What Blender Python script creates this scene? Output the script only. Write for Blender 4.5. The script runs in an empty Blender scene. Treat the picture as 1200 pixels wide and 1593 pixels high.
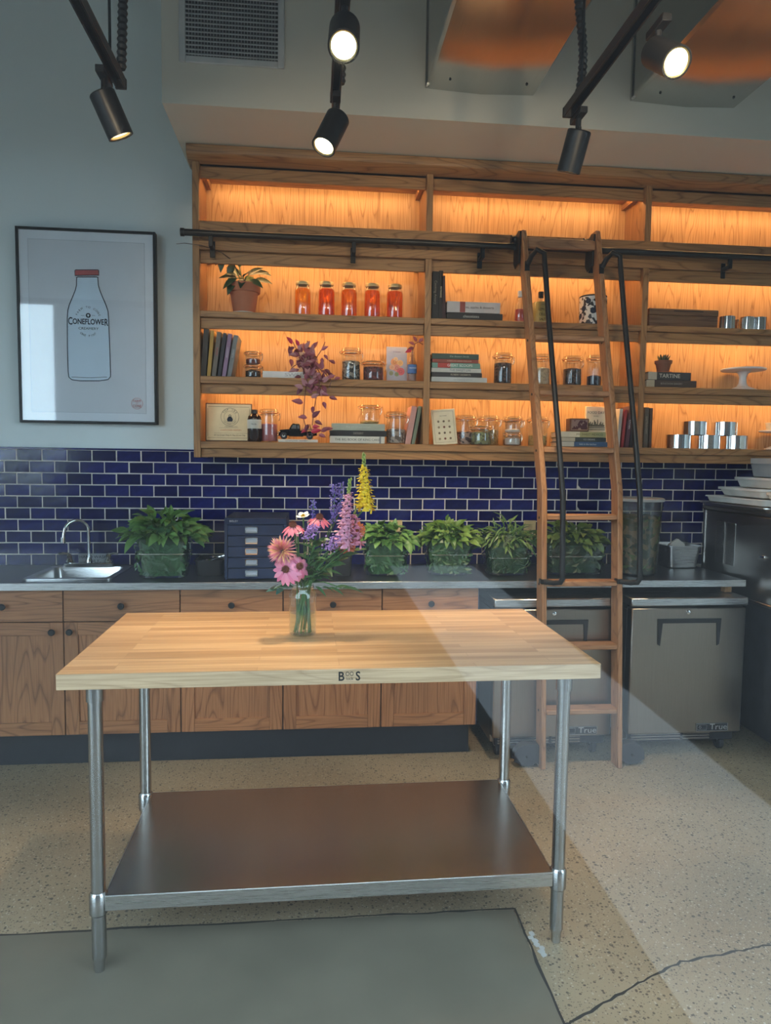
import bpy, bmesh, math, random
from mathutils import Vector, Matrix
random.seed(7)
S = bpy.context.scene
C = S.collection
PI = math.pi

# ------------------------------------------------------------------ camera
FPX, PITCH, YAW, ROLL, CAMZ = 1109.85, .075, .1025, .0131, 1.5074
_cy, _sy, _cp, _sp = math.cos(YAW), math.sin(YAW), math.cos(PITCH), math.sin(PITCH)
FW = Vector((_sy*_cp, _cy*_cp, -_sp)); RI = Vector((_cy, -_sy, 0)); UP = RI.cross(FW)
RR = RI*math.cos(ROLL)+UP*math.sin(ROLL); UU = -RI*math.sin(ROLL)+UP*math.cos(ROLL)
CAM = Vector((0, 0, CAMZ))
cam = bpy.data.cameras.new('camera'); cam.sensor_fit = 'VERTICAL'; cam.sensor_height = 36
cam.lens = 36*FPX/1593; cam.clip_start = .01; cam.clip_end = 200
co = bpy.data.objects.new('camera', cam); C.objects.link(co)
co.matrix_world = Matrix.Translation(CAM) @ Matrix((RR, UU, -FW)).transposed().to_4x4()
S.camera = co
def at(u, v, Y):
    d = FW+RR*((u-600)/FPX)-UU*((v-796.5)/FPX); return CAM+d*(Y/d.y)
def atz(u, v, Z):
    d = FW+RR*((u-600)/FPX)-UU*((v-796.5)/FPX); return CAM+d*((Z-CAMZ)/d.z)

# ------------------------------------------------------------------ sky, exposure
SKY = 6.2
LED = 30.0
SPOT = 88.0
w = bpy.data.worlds.new('sky'); S.world = w; w.use_nodes = True
bg = w.node_tree.nodes['Background']; bg.inputs[0].default_value = (.64, .82, .98, 1); bg.inputs[1].default_value = SKY
S.view_settings.view_transform = 'Standard'; S.view_settings.look = 'None'
S.view_settings.exposure = 0.40; S.view_settings.gamma = 1; S.view_settings.use_curve_mapping = False
try:
    S.cycles.transparent_max_bounces = 24
except Exception: pass

# ------------------------------------------------------------------ materials
def _nt(name):
    m = bpy.data.materials.new(name); m.use_nodes = True
    nt = m.node_tree; b = nt.nodes['Principled BSDF']; return m, nt, b
def mat(name, col, rough=.5, metal=0., spec=.5, emit=None, es=0., var=.09, vs=14):
    m, nt, b = _nt(name)
    b.inputs['Base Color'].default_value = (*col, 1); b.inputs['Roughness'].default_value = rough
    b.inputs['Metallic'].default_value = metal; b.inputs['Specular IOR Level'].default_value = spec
    if emit: b.inputs['Emission Color'].default_value = (*emit, 1); b.inputs['Emission Strength'].default_value = es
    # slight procedural mottling so nothing is a dead flat colour
    if not emit:
        tc = nt.nodes.new('ShaderNodeTexCoord'); n = nt.nodes.new('ShaderNodeTexNoise'); n.inputs['Scale'].default_value = vs
        nt.links.new(tc.outputs['Object'], n.inputs['Vector'])
        r = nt.nodes.new('ShaderNodeValToRGB'); r.color_ramp.elements[0].position = .3; r.color_ramp.elements[1].position = .7
        r.color_ramp.elements[0].color = (*[c*(1-var) for c in col], 1); r.color_ramp.elements[1].color = (*[min(1, c*(1+var)) for c in col], 1)
        nt.links.new(n.outputs['Fac'], r.inputs['Fac']); nt.links.new(r.outputs['Color'], b.inputs['Base Color'])
    return m
def ramp(nt, stops):
    r = nt.nodes.new('ShaderNodeValToRGB'); e = r.color_ramp.elements
    e[0].position, e[0].color = stops[0][0], (*stops[0][1], 1); e[1].position, e[1].color = stops[-1][0], (*stops[-1][1], 1)
    for p, c in stops[1:-1]:
        x = e.new(p); x.color = (*c, 1)
    return r
def mapped(nt, scale, coord='Object'):
    tc = nt.nodes.new('ShaderNodeTexCoord'); mp = nt.nodes.new('ShaderNodeMapping'); mp.inputs['Scale'].default_value = scale
    nt.links.new(tc.outputs[coord], mp.inputs['Vector']); return mp
def mixc(nt, a, b, fac, mode='MULTIPLY'):
    x = nt.nodes.new('ShaderNodeMix'); x.data_type = 'RGBA'; x.blend_type = mode
    nt.links.new(a, x.inputs[6]); nt.links.new(b, x.inputs[7])
    if isinstance(fac, float): x.inputs[0].default_value = fac
    else: nt.links.new(fac, x.inputs[0])
    return x.outputs[2]
def wood(name, axis, light, dark, rough=.45, across=9., cath=1.0):
    m, nt, b = _nt(name)
    tc = nt.nodes.new('ShaderNodeTexCoord'); oi = nt.nodes.new('ShaderNodeObjectInfo')
    ml = nt.nodes.new('ShaderNodeMath'); ml.operation = 'MULTIPLY'; ml.inputs[1].default_value = 7.
    nt.links.new(oi.outputs['Random'], ml.inputs[0])
    ad = nt.nodes.new('ShaderNodeVectorMath'); ad.operation = 'ADD'
    nt.links.new(tc.outputs['Object'], ad.inputs[0]); nt.links.new(ml.outputs[0], ad.inputs[1])
    def mp(al, ac):
        q = nt.nodes.new('ShaderNodeMapping'); s = [ac]*3; s['XYZ'.index(axis)] = al
        q.inputs['Scale'].default_value = s; nt.links.new(ad.outputs[0], q.inputs['Vector']); return q
    # cathedral figure: bands of a stretched noise field
    n0 = nt.nodes.new('ShaderNodeTexNoise'); n0.inputs['Scale'].default_value = 1; n0.inputs['Detail'].default_value = 2
    nt.links.new(mp(.55, across*.55).outputs[0], n0.inputs['Vector'])
    k = nt.nodes.new('ShaderNodeMath'); k.operation = 'MULTIPLY'; k.inputs[1].default_value = 26; nt.links.new(n0.outputs['Fac'], k.inputs[0])
    fr = nt.nodes.new('ShaderNodeMath'); fr.operation = 'FRACT'; nt.links.new(k.outputs[0], fr.inputs[0])
    d3 = [dark[i]*.5+light[i]*.5 for i in range(3)]
    r0 = ramp(nt, [(0, d3), (.18, light), (.8, light), (1, dark)]); nt.links.new(fr.outputs[0], r0.inputs['Fac'])
    n1 = nt.nodes.new('ShaderNodeTexNoise'); n1.inputs['Scale'].default_value = 1; n1.inputs['Detail'].default_value = 3
    nt.links.new(mp(5, 190).outputs[0], n1.inputs['Vector'])
    r1 = ramp(nt, [(.35, (.72, .68, .62)), (.6, (1, 1, 1))]); nt.links.new(n1.outputs['Fac'], r1.inputs['Fac'])
    n2 = nt.nodes.new('ShaderNodeTexNoise'); n2.inputs['Scale'].default_value = 2.2; nt.links.new(ad.outputs[0], n2.inputs['Vector'])
    r2 = ramp(nt, [(.3, (.86, .86, .86)), (.7, (1.06, 1.04, 1.0))]); nt.links.new(n2.outputs['Fac'], r2.inputs['Fac'])
    c = mixc(nt, mixc(nt, r0.outputs[0], r1.outputs[0], .8), r2.outputs[0], 1.)
    nt.links.new(c, b.inputs['Base Color']); b.inputs['Roughness'].default_value = rough
    bp = nt.nodes.new('ShaderNodeBump'); bp.inputs['Strength'].default_value = .08; bp.inputs['Distance'].default_value = .002
    nt.links.new(n1.outputs['Fac'], bp.inputs['Height']); nt.links.new(bp.outputs[0], b.inputs['Normal'])
    return m
def steel(name, col=(.60, .60, .60), rough=.28, axis='X', aniso=0.):
    m, nt, b = _nt(name)
    if aniso:                                                  # brushed round the tube: highlights stretch along it
        tg = nt.nodes.new('ShaderNodeTangent'); tg.direction_type = 'RADIAL'; tg.axis = 'Z'; nt.links.new(tg.outputs[0], b.inputs['Tangent'])
        b.inputs['Anisotropic'].default_value = aniso; b.inputs['Anisotropic Rotation'].default_value = .25
    s = [900]*3; s['XYZ'.index(axis)] = 6
    n = nt.nodes.new('ShaderNodeTexNoise'); n.inputs['Scale'].default_value = 1; nt.links.new(mapped(nt, s).outputs[0], n.inputs['Vector'])
    r = ramp(nt, [(.3, [c*.92 for c in col]), (.7, [min(1, c*1.05) for c in col])]); nt.links.new(n.outputs['Fac'], r.inputs['Fac'])
    nt.links.new(r.outputs[0], b.inputs['Base Color']); b.inputs['Metallic'].default_value = 1
    mr = nt.nodes.new('ShaderNodeMapRange'); mr.inputs[3].default_value = rough*.85; mr.inputs[4].default_value = rough*1.15
    nt.links.new(n.outputs['Fac'], mr.inputs[0]); nt.links.new(mr.outputs[0], b.inputs['Roughness'])
    return m
def glass(name, tint=(1, 1, 1), base=.04, rough=.02, pw_=5):
    m = bpy.data.materials.new(name); m.use_nodes = True; nt = m.node_tree; nt.nodes.clear()
    o = nt.nodes.new('ShaderNodeOutputMaterial'); mx = nt.nodes.new('ShaderNodeMixShader')
    t = nt.nodes.new('ShaderNodeBsdfTransparent'); t.inputs[0].default_value = (*tint, 1)
    g = nt.nodes.new('ShaderNodeBsdfGlossy'); g.inputs['Roughness'].default_value = rough; g.inputs[0].default_value = (1, 1, 1, 1)
    lw = nt.nodes.new('ShaderNodeLayerWeight'); lw.inputs[0].default_value = .5
    pw = nt.nodes.new('ShaderNodeMath'); pw.operation = 'POWER'; pw.inputs[1].default_value = pw_; nt.links.new(lw.outputs['Facing'], pw.inputs[0])
    mr = nt.nodes.new('ShaderNodeMapRange'); mr.inputs[3].default_value = base; mr.inputs[4].default_value = .9; nt.links.new(pw.outputs[0], mr.inputs[0])
    nt.links.new(mr.outputs[0], mx.inputs[0]); nt.links.new(t.outputs[0], mx.inputs[1]); nt.links.new(g.outputs[0], mx.inputs[2]); nt.links.new(mx.outputs[0], o.inputs[0])
    return m
def speckle(name, base, c2, scale, rough=.6, lo=.45, hi=.55):
    m, nt, b = _nt(name)
    v = nt.nodes.new('ShaderNodeTexVoronoi'); v.inputs['Scale'].default_value = scale
    nt.links.new(mapped(nt, (1, 1, 1)).outputs[0], v.inputs['Vector'])
    sx = nt.nodes.new('ShaderNodeSeparateColor'); nt.links.new(v.outputs['Color'], sx.inputs[0])
    r = ramp(nt, [(lo, base), (hi, c2)]); nt.links.new(sx.outputs[0], r.inputs['Fac'])
    nt.links.new(r.outputs[0], b.inputs['Base Color']); b.inputs['Roughness'].default_value = rough
    return m
def terrazzo(name):
    m, nt, b = _nt(name)
    mp = mapped(nt, (1, 1, 1))
    n = nt.nodes.new('ShaderNodeTexNoise'); n.inputs['Scale'].default_value = 1.7; n.inputs['Detail'].default_value = 5; nt.links.new(mp.outputs[0], n.inputs['Vector'])
    r = ramp(nt, [(.3, (.225, .172, .108)), (.7, (.325, .255, .168))]); nt.links.new(n.outputs['Fac'], r.inputs['Fac'])
    col = r.outputs[0]
    for sc, thr, rad, c in ((85, .74, .36, (.055, .045, .036)), (130, .90, .40, (.42, .37, .29)), (170, .72, .40, (.13, .105, .08)), (48, .93, .30, (.05, .045, .04)), (240, .74, .45, (.31, .25, .17))):
        v = nt.nodes.new('ShaderNodeTexVoronoi'); v.inputs['Scale'].default_value = sc; nt.links.new(mp.outputs[0], v.inputs['Vector'])
        sx = nt.nodes.new('ShaderNodeSeparateColor'); nt.links.new(v.outputs['Color'], sx.inputs[0])
        g = nt.nodes.new('ShaderNodeMath'); g.operation = 'GREATER_THAN'; g.inputs[1].default_value = thr; nt.links.new(sx.outputs[0], g.inputs[0])
        l = nt.nodes.new('ShaderNodeMath'); l.operation = 'LESS_THAN'; l.inputs[1].default_value = rad; nt.links.new(v.outputs['Distance'], l.inputs[0])
        k = nt.nodes.new('ShaderNodeMath'); k.operation = 'MULTIPLY'; nt.links.new(g.outputs[0], k.inputs[0]); nt.links.new(l.outputs[0], k.inputs[1])
        k2 = nt.nodes.new('ShaderNodeMath'); k2.operation = 'MULTIPLY'; k2.inputs[1].default_value = .85; nt.links.new(k.outputs[0], k2.inputs[0])
        rgb = nt.nodes.new('ShaderNodeRGB'); rgb.outputs[0].default_value = (*c, 1)
        col = mixc(nt, col, rgb.outputs[0], k2.outputs[0], 'MIX')
    nt.links.new(col, b.inputs['Base Color']); b.inputs['Roughness'].default_value = .42
    return m
def butcher(name):
    m, nt, b = _nt(name)
    mp = mapped(nt, (1, 1, 1))
    br = nt.nodes.new('ShaderNodeTexBrick'); nt.links.new(mp.outputs[0], br.inputs['Vector'])
    br.inputs['Color1'].default_value = (.62, .39, .20, 1); br.inputs['Color2'].default_value = (.42, .235, .105, 1); br.inputs['Mortar'].default_value = (.34, .20, .10, 1)
    br.inputs['Scale'].default_value = 1; br.inputs['Mortar Size'].default_value = .0006; br.inputs['Brick Width'].default_value = .62; br.inputs['Row Height'].default_value = .0346
    br.offset = .37; br.offset_frequency = 3
    n = nt.nodes.new('ShaderNodeTexNoise'); n.inputs['Scale'].default_value = 1; n.inputs['Detail'].default_value = 4; nt.links.new(mapped(nt, (3, 75, 75)).outputs[0], n.inputs['Vector'])
    r = ramp(nt, [(.3, (.74, .70, .64)), (.62, (1.05, 1.03, 1.0))]); nt.links.new(n.outputs['Fac'], r.inputs['Fac'])
    nt.links.new(mixc(nt, br.outputs['Color'], r.outputs[0], 1.), b.inputs['Base Color']); b.inputs['Roughness'].default_value = .42
    return m
def tilemat(name):
    m, nt, b = _nt(name)
    oi = nt.nodes.new('ShaderNodeObjectInfo')
    r = ramp(nt, [(0, (.008, .009, .062)), (.5, (.010, .012, .095)), (1, (.016, .019, .130))]); nt.links.new(oi.outputs['Random'], r.inputs['Fac'])
    n = nt.nodes.new('ShaderNodeTexNoise'); n.inputs['Scale'].default_value = 28; n.inputs['Detail'].default_value = 3
    tc = nt.nodes.new('ShaderNodeTexCoord'); nt.links.new(tc.outputs['Object'], n.inputs['Vector'])
    r2 = ramp(nt, [(.35, (.75, .75, .78)), (.68, (1.2, 1.2, 1.2))]); nt.links.new(n.outputs['Fac'], r2.inputs['Fac'])
    nt.links.new(mixc(nt, r.outputs[0], r2.outputs[0], 1.), b.inputs['Base Color']); b.inputs['Roughness'].default_value = .12
    bp = nt.nodes.new('ShaderNodeBump'); bp.inputs['Strength'].default_value = .15; bp.inputs['Distance'].default_value = .004
    nt.links.new(n.outputs['Fac'], bp.inputs['Height']); nt.links.new(bp.outputs[0], b.inputs['Normal'])
    return m
def leafmat(name, c1, c2, rough=.4):
    m, nt, b = _nt(name)
    oi = nt.nodes.new('ShaderNodeObjectInfo'); r = ramp(nt, [(0, c1), (1, c2)]); nt.links.new(oi.outputs['Random'], r.inputs['Fac'])
    n = nt.nodes.new('ShaderNodeTexNoise'); n.inputs['Scale'].default_value = 60
    r2 = ramp(nt, [(.3, (.8, .8, .8)), (.7, (1.15, 1.15, 1.1))]); nt.links.new(n.outputs['Fac'], r2.inputs['Fac'])
    nt.links.new(mixc(nt, r.outputs[0], r2.outputs[0], 1.), b.inputs['Base Color']); b.inputs['Roughness'].default_value = rough
    b.inputs['Subsurface Weight'].default_value = 0
    return m
OL, OD = (.36, .185, .072), (.205, .098, .034)
M = dict(
 oakx=wood('oak_grain_x', 'X', OL, OD), oakz=wood('oak_grain_z', 'Z', OL, OD), oaky=wood('oak_grain_y', 'Y', OL, OD),
 oakback=wood('oak_veneer', 'Z', (.54, .34, .16), (.32, .175, .07), .4, 12.),
 cabx=wood('cabinet_oak_x', 'X', (.345, .150, .062), (.185, .072, .027)), cabz=wood('cabinet_oak_z', 'Z', (.345, .150, .062), (.185, .072, .027)),
 ladz=wood('ladder_oak_z', 'Z', (.36, .18, .085), (.22, .10, .045)), ladx=wood('ladder_oak_x', 'X', (.36, .18, .085), (.22, .10, .045)),
 butcher=butcher('maple_butcher_block'), maplex=wood('maple_edge', 'X', (.56, .40, .25), (.44, .30, .18), .5),
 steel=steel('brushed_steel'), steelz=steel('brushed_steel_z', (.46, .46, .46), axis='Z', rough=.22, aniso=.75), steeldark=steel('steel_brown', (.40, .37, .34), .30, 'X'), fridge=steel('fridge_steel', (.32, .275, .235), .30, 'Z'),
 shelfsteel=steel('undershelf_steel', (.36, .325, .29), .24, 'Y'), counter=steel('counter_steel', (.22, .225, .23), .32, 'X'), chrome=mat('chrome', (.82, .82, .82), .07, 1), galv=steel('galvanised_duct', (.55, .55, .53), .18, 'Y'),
 paint=mat('wall_paint', (.74, .81, .82), .6, var=.012, vs=3), ceil=mat('ceiling_paint', (.30, .31, .30), .8, var=.02), soffit=mat('soffit_paint', (.60, .57, .49), .6, var=.012, vs=3),
 tile=tilemat('cobalt_glazed_tile'), grout=mat('grout', (.66, .61, .57), .8), floor=terrazzo('polished_aggregate_concrete'),
 patch=mat('smooth_concrete', (.145, .128, .095), .62, vs=4), joint=mat('dark_joint', (.035, .033, .03), .8), chip=mat('chipped_concrete', (.42, .42, .40), .8),
 black=mat('black_metal', (.012, .012, .013), .42, .3), blackp=mat('black_plastic', (.015, .015, .017), .4), matt=mat('matt_black', (.01, .01, .01), .7), iron=mat('pipe_iron', (.035, .033, .031), .38, .7),
 white=mat('white_enamel', (.62, .64, .64), .4), vent=mat('vent_grey_white', (.50, .51, .51), .5), void=mat('vent_dark', (.02, .02, .02), .8),
 pane=glass('window_glass', (.97, .985, .98), .04), jar=glass('jar_glass', (.90, .92, .91), .07, .02, 3), tub=glass('tub_polycarbonate', (.84, .93, .90), .05, .08), picglass=glass('picture_glass', (1, 1, 1), .05, .03), bin=glass('cloudy_bin', (.72, .74, .70), .08, .2),
 led=mat('led_strip', (1, .6, .25), .5, emit=(1, .56, .21), es=LED), lens=mat('lamp_lens', (1, .9, .7), .4, emit=(1, .86, .60), es=14), lensdim=mat('lamp_lens_dim', (1, .9, .7), .4, emit=(1, .8, .5), es=1.6), brass=mat('lamp_rim', (.55, .45, .22), .3, .9),
 red=mat('red_enamel', (.40, .03, .04), .4), paper=mat('paper', (.72, .70, .64), .8), mount=mat('white_mount', (.80, .85, .92), .8, var=.01), print_=mat('print_paper', (.70, .74, .80), .8, var=.02), ink=mat('navy_ink', (.015, .022, .045), .8), bottlefill=mat('pale_blue_ink', (.70, .83, .95), .8, var=.01), redink=mat('red_ink', (.50, .10, .10), .8), greyink=mat('grey_ink', (.28, .33, .40), .8),
 terra=mat('terracotta', (.36, .13, .065), .8), soil=mat('soil', (.02, .014, .01), .9), gold=mat('gold_lid', (.62, .50, .26), .45, .55), gasket=mat('orange_gasket', (.70, .26, .06), .6), wire=mat('clamp_wire', (.62, .58, .5), .25, 1),
 navy=mat('navy_cabinet', (.012, .022, .060), .35), darkbin=mat('dark_steel', (.045, .05, .06), .3, .8), rubber=mat('rubber', (.014, .015, .02), .55), cream=mat('cream_card', (.74, .66, .46), .7), gilt=mat('gilt_plaque', (.66, .54, .33), .45, .2), silver=mat('silver_badge', (.6, .6, .6), .35, .9),
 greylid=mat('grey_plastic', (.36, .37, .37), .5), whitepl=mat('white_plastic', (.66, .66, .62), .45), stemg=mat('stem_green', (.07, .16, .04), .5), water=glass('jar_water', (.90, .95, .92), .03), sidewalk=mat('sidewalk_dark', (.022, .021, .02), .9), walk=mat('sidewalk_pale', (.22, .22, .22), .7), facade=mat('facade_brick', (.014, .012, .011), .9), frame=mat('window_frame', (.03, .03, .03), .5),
)
def plain(c, rough=.6, cache={}):
    k = tuple(c)+(rough,)
    if k not in cache: cache[k] = mat('colour_%d' % len(cache), c, rough)
    return cache[k]

# ------------------------------------------------------------------ mesh helpers
class MB:
    def __init__(s): s.bm = bmesh.new()
    def faces(s, vs, fs):
        b = [s.bm.verts.new(v) for v in vs]
        for f in fs:
            try: s.bm.faces.new([b[i] for i in f])
            except ValueError: pass
        return s
    def box(s, x0, x1, y0, y1, z0, z1, R=None, o=None):
        vs = [Vector((x, y, z)) for x in (x0, x1) for y in (y0, y1) for z in (z0, z1)]
        if R is not None: vs = [R @ v for v in vs]
        if o is not None: vs = [v+Vector(o) for v in vs]
        return s.faces(vs, [(0, 1, 3, 2), (4, 6, 7, 5), (0, 4, 5, 1), (2, 3, 7, 6), (0, 2, 6, 4), (1, 5, 7, 3)])
    def lathe(s, prof, c=(0, 0, 0), seg=24, R=None, cap0=False, cap1=False, sx=1, sy=1):
        c = Vector(c); rings = []
        for r, z in prof:
            ring = []
            for i in range(seg):
                a = 2*PI*i/seg; v = Vector((r*math.cos(a)*sx, r*math.sin(a)*sy, z))
                if R is not None: v = R @ v
                ring.append(s.bm.verts.new(v+c))
            rings.append(ring)
        for a, b in zip(rings, rings[1:]):
            for i in range(seg): s.bm.faces.new((a[i], a[(i+1) % seg], b[(i+1) % seg], b[i]))
        if cap0: s.bm.faces.new(rings[0][::-1])
        if cap1: s.bm.faces.new(rings[-1])
        return s
    def tube(s, pts, r, seg=8, closed=False):
        pts = [Vector(p) for p in pts]; n = len(pts); rs = r if isinstance(r, (list, tuple)) else [r]*n
        ref = None; rings = []
        for i, p in enumerate(pts):
            if closed: t = pts[(i+1) % n]-pts[i-1]
            else: t = pts[min(i+1, n-1)]-pts[max(i-1, 0)]
            t.normalize()
            if ref is None: ref = t.orthogonal().normalized()
            ref = (ref-t*ref.dot(t)); 
            if ref.length < 1e-6: ref = t.orthogonal()
            ref.normalize(); b = t.cross(ref)
            rings.append([s.bm.verts.new(p+(ref*math.cos(2*PI*k/seg)+b*math.sin(2*PI*k/seg))*rs[i]) for k in range(seg)])
        prs = list(zip(rings, rings[1:]))
        if closed: prs.append((rings[-1], rings[0]))
        for a, b in prs:
            for i in range(seg): s.bm.faces.new((a[i], a[(i+1) % seg], b[(i+1) % seg], b[i]))
        if not closed: s.bm.faces.new(rings[0][::-1]); s.bm.faces.new(rings[-1])
        return s
    def prism(s, poly, y0, y1):          # outline in XZ, thickness along Y
        n = len(poly); vs = [(x, y0, z) for x, z in poly]+[(x, y1, z) for x, z in poly]
        return s.faces(vs, [tuple(range(n)), tuple(range(2*n-1, n-1, -1))]+[(i, i+n, (i+1) % n+n, (i+1) % n) for i in range(n)])
    def prismx(s, poly, x0, x1):         # outline in YZ, thickness along X
        n = len(poly); vs = [(x0, y, z) for y, z in poly]+[(x1, y, z) for y, z in poly]
        return s.faces(vs, [tuple(range(n)), tuple(range(2*n-1, n-1, -1))]+[(i, i+n, (i+1) % n+n, (i+1) % n) for i in range(n)])
    def rloft(s, secs, c=(0, 0), seg=4, cap0=True, cap1=False):   # secs: (w, d, z, corner radius)
        rings = []
        for w_, d_, z, r in secs:
            ring = []
            for sx, sy, a0 in ((1, 1, 0), (-1, 1, PI/2), (-1, -1, PI), (1, -1, 1.5*PI)):
                for k in range(seg+1):
                    a = a0+PI/2*k/seg
                    ring.append(s.bm.verts.new((c[0]+sx*(w_/2-r)+r*math.cos(a), c[1]+sy*(d_/2-r)+r*math.sin(a), z)))
            rings.append(ring)
        n = len(rings[0])
        for a, b in zip(rings, rings[1:]):
            for i in range(n): s.bm.faces.new((a[i], a[(i+1) % n], b[(i+1) % n], b[i]))
        if cap0: s.bm.faces.new(rings[0][::-1])
        if cap1: s.bm.faces.new(rings[-1])
        return s
    def mesh(s, name, bevel=0, smooth=True, off=None):
        if off is not None: bmesh.ops.translate(s.bm, verts=s.bm.verts, vec=-Vector(off))
        bmesh.ops.recalc_face_normals(s.bm, faces=s.bm.faces)
        if bevel:
            bmesh.ops.bevel(s.bm, geom=[e for e in s.bm.edges if len(e.link_faces) == 2 and e.calc_face_angle(0) > .6], offset=bevel, segments=1, affect='EDGES', clamp_overlap=True)
        me = bpy.data.meshes.new(name); s.bm.to_mesh(me); s.bm.free()
        if smooth:
            me.shade_smooth(); me.set_sharp_from_angle(angle=.62)
        return me
def link(name, me, m, parent=None, loc=None, rot=None, mw=None):
    if m is not None and not me.materials: me.materials.append(m)
    o = bpy.data.objects.new(name, me); C.objects.link(o)
    if parent is not None: o.parent = parent
    if mw is not None: o.matrix_basis = mw
    if loc is not None: o.location = loc
    if rot is not None: o.rotation_euler = rot
    return o
def part(name, mb, m, parent, bevel=0, smooth=True, label=None):         # vertices in the thing's own frame
    o = link(name, mb.mesh(name, bevel, smooth), m, parent)
    if label: o['label'] = label
    return o
def wpart(name, mb, m, parent, bevel=0, smooth=True, label=None):        # vertices given in world metres
    off = Vector(parent.location)
    p = parent
    while p.parent is not None: p = p.parent; off = off+Vector(p.location)
    o = link(name, mb.mesh(name, bevel, smooth, off), m, parent)
    if label: o['label'] = label
    return o
def tag(o, label, cat, group=None):
    o['label'] = label; o['category'] = cat
    if group: o['group'] = group
    return o
def thing(name, label, cat, loc=(0, 0, 0), rot=(0, 0, 0), group=None):
    o = bpy.data.objects.new(name, None); o.empty_display_size = .05; C.objects.link(o); o.location = loc; o.rotation_euler = rot
    return tag(o, label, cat, group)
def struct(name, mb, m, bevel=0, label=None, off=None):
    o = link(name, mb.mesh(name, bevel, True, off), m)
    if off is not None: o.location = off
    o['kind'] = 'structure'
    if label: o['label'] = label
    return o
_tc = {}
def textmesh(body, size, sx=1., align='CENTER', bold=0.):
    k = (body, size, sx, align, bold)
    if k not in _tc:
        cu = bpy.data.curves.new('t', 'FONT'); cu.body = body; cu.size = size; cu.align_x = align; cu.align_y = 'CENTER'; cu.extrude = .00025; cu.resolution_u = 3; cu.offset = bold
        cu.space_line = .95
        o = bpy.data.objects.new('t', cu); C.objects.link(o); o.scale = (sx, 1, 1)
        dg = bpy.context.evaluated_depsgraph_get(); me = bpy.data.meshes.new_from_object(o.evaluated_get(dg))
        me.transform(Matrix.Diagonal((sx, 1, 1, 1)))
        bpy.data.objects.remove(o); bpy.data.curves.remove(cu); _tc[k] = me
    return _tc[k]
def text(body, size, m, parent, loc, roll=0., sx=1., face=Matrix(), align='CENTER', name='lettering', bold=0.):
    """lettering standing upright, facing -Y in the parent's frame"""
    me = textmesh(body, size, sx, align, bold).copy(); me.materials.clear()
    mw = Matrix.Translation(loc) @ face @ Matrix.Rotation(PI/2, 4, 'X') @ Matrix.Rotation(roll, 4, 'Z')
    return link(name, me, m, parent, mw=mw)
def arctext(body, size, m, parent, c, rad, a0, a1, flip=False, name='lettering'):
    n = len(body); allme = None; bm = bmesh.new()
    for i, ch in enumerate(body):
        if ch == ' ': continue
        a = a0+(a1-a0)*(i/(n-1)); me = textmesh(ch, size)
        r = a-PI/2 if not flip else a+PI/2
        mw = Matrix.Translation((c[0]+rad*math.cos(a), c[1], c[2]+rad*math.sin(a))) @ Matrix.Rotation(-r, 4, 'Y') @ Matrix.Rotation(PI/2, 4, 'X')
        t = me.copy(); t.transform(mw); bm.from_mesh(t); bpy.data.meshes.remove(t)
    me = bpy.data.meshes.new(name); bm.to_mesh(me); bm.free()
    return link(name, me, m, parent)
def ring2d(mb, c, r0, r1, y0, y1, n=32, a0=0, a1=2*PI):
    for i in range(n):
        a, b = a0+(a1-a0)*i/n, a0+(a1-a0)*(i+1)/n
        mb.prism([(c[0]+r0*math.cos(a), c[1]+r0*math.sin(a)), (c[0]+r1*math.cos(a), c[1]+r1*math.sin(a)), (c[0]+r1*math.cos(b), c[1]+r1*math.sin(b)), (c[0]+r0*math.cos(b), c[1]+r0*math.sin(b))], y0, y1)
    return mb
def orient(p, d, up=Vector((0, 0, 1)), s=1.):
    """matrix with local X along d, local Z close to up"""
    d = Vector(d).normalized(); z = Vector(up)-d*d.dot(Vector(up))
    if z.length < 1e-4: z = d.orthogonal()
    z.normalize(); y = z.cross(d)
    return Matrix.Translation(p) @ Matrix((d, y, z)).transposed().to_4x4() @ Matrix.Scale(s, 4)
def leafmesh(name, L, W, fold=.25, curl=.3, n=5, tip=1.3):
    mb = MB(); vs = []; fs = []
    for i in range(n+1):
        t = i/n; wd = W/2*math.sin(PI*min(1, t**(1/tip)*.97+.015)); x = L*t*(1-curl*.15*t); z = -curl*L*t*t*.5
        vs += [(x, wd, z+fold*wd), (x, 0, z), (x, -wd, z+fold*wd)]
    for i in range(n):
        a = 3*i; fs += [(a, a+1, a+4, a+3), (a+1, a+2, a+5, a+4)]
    mb.faces(vs, fs); return mb.mesh(name)

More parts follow.
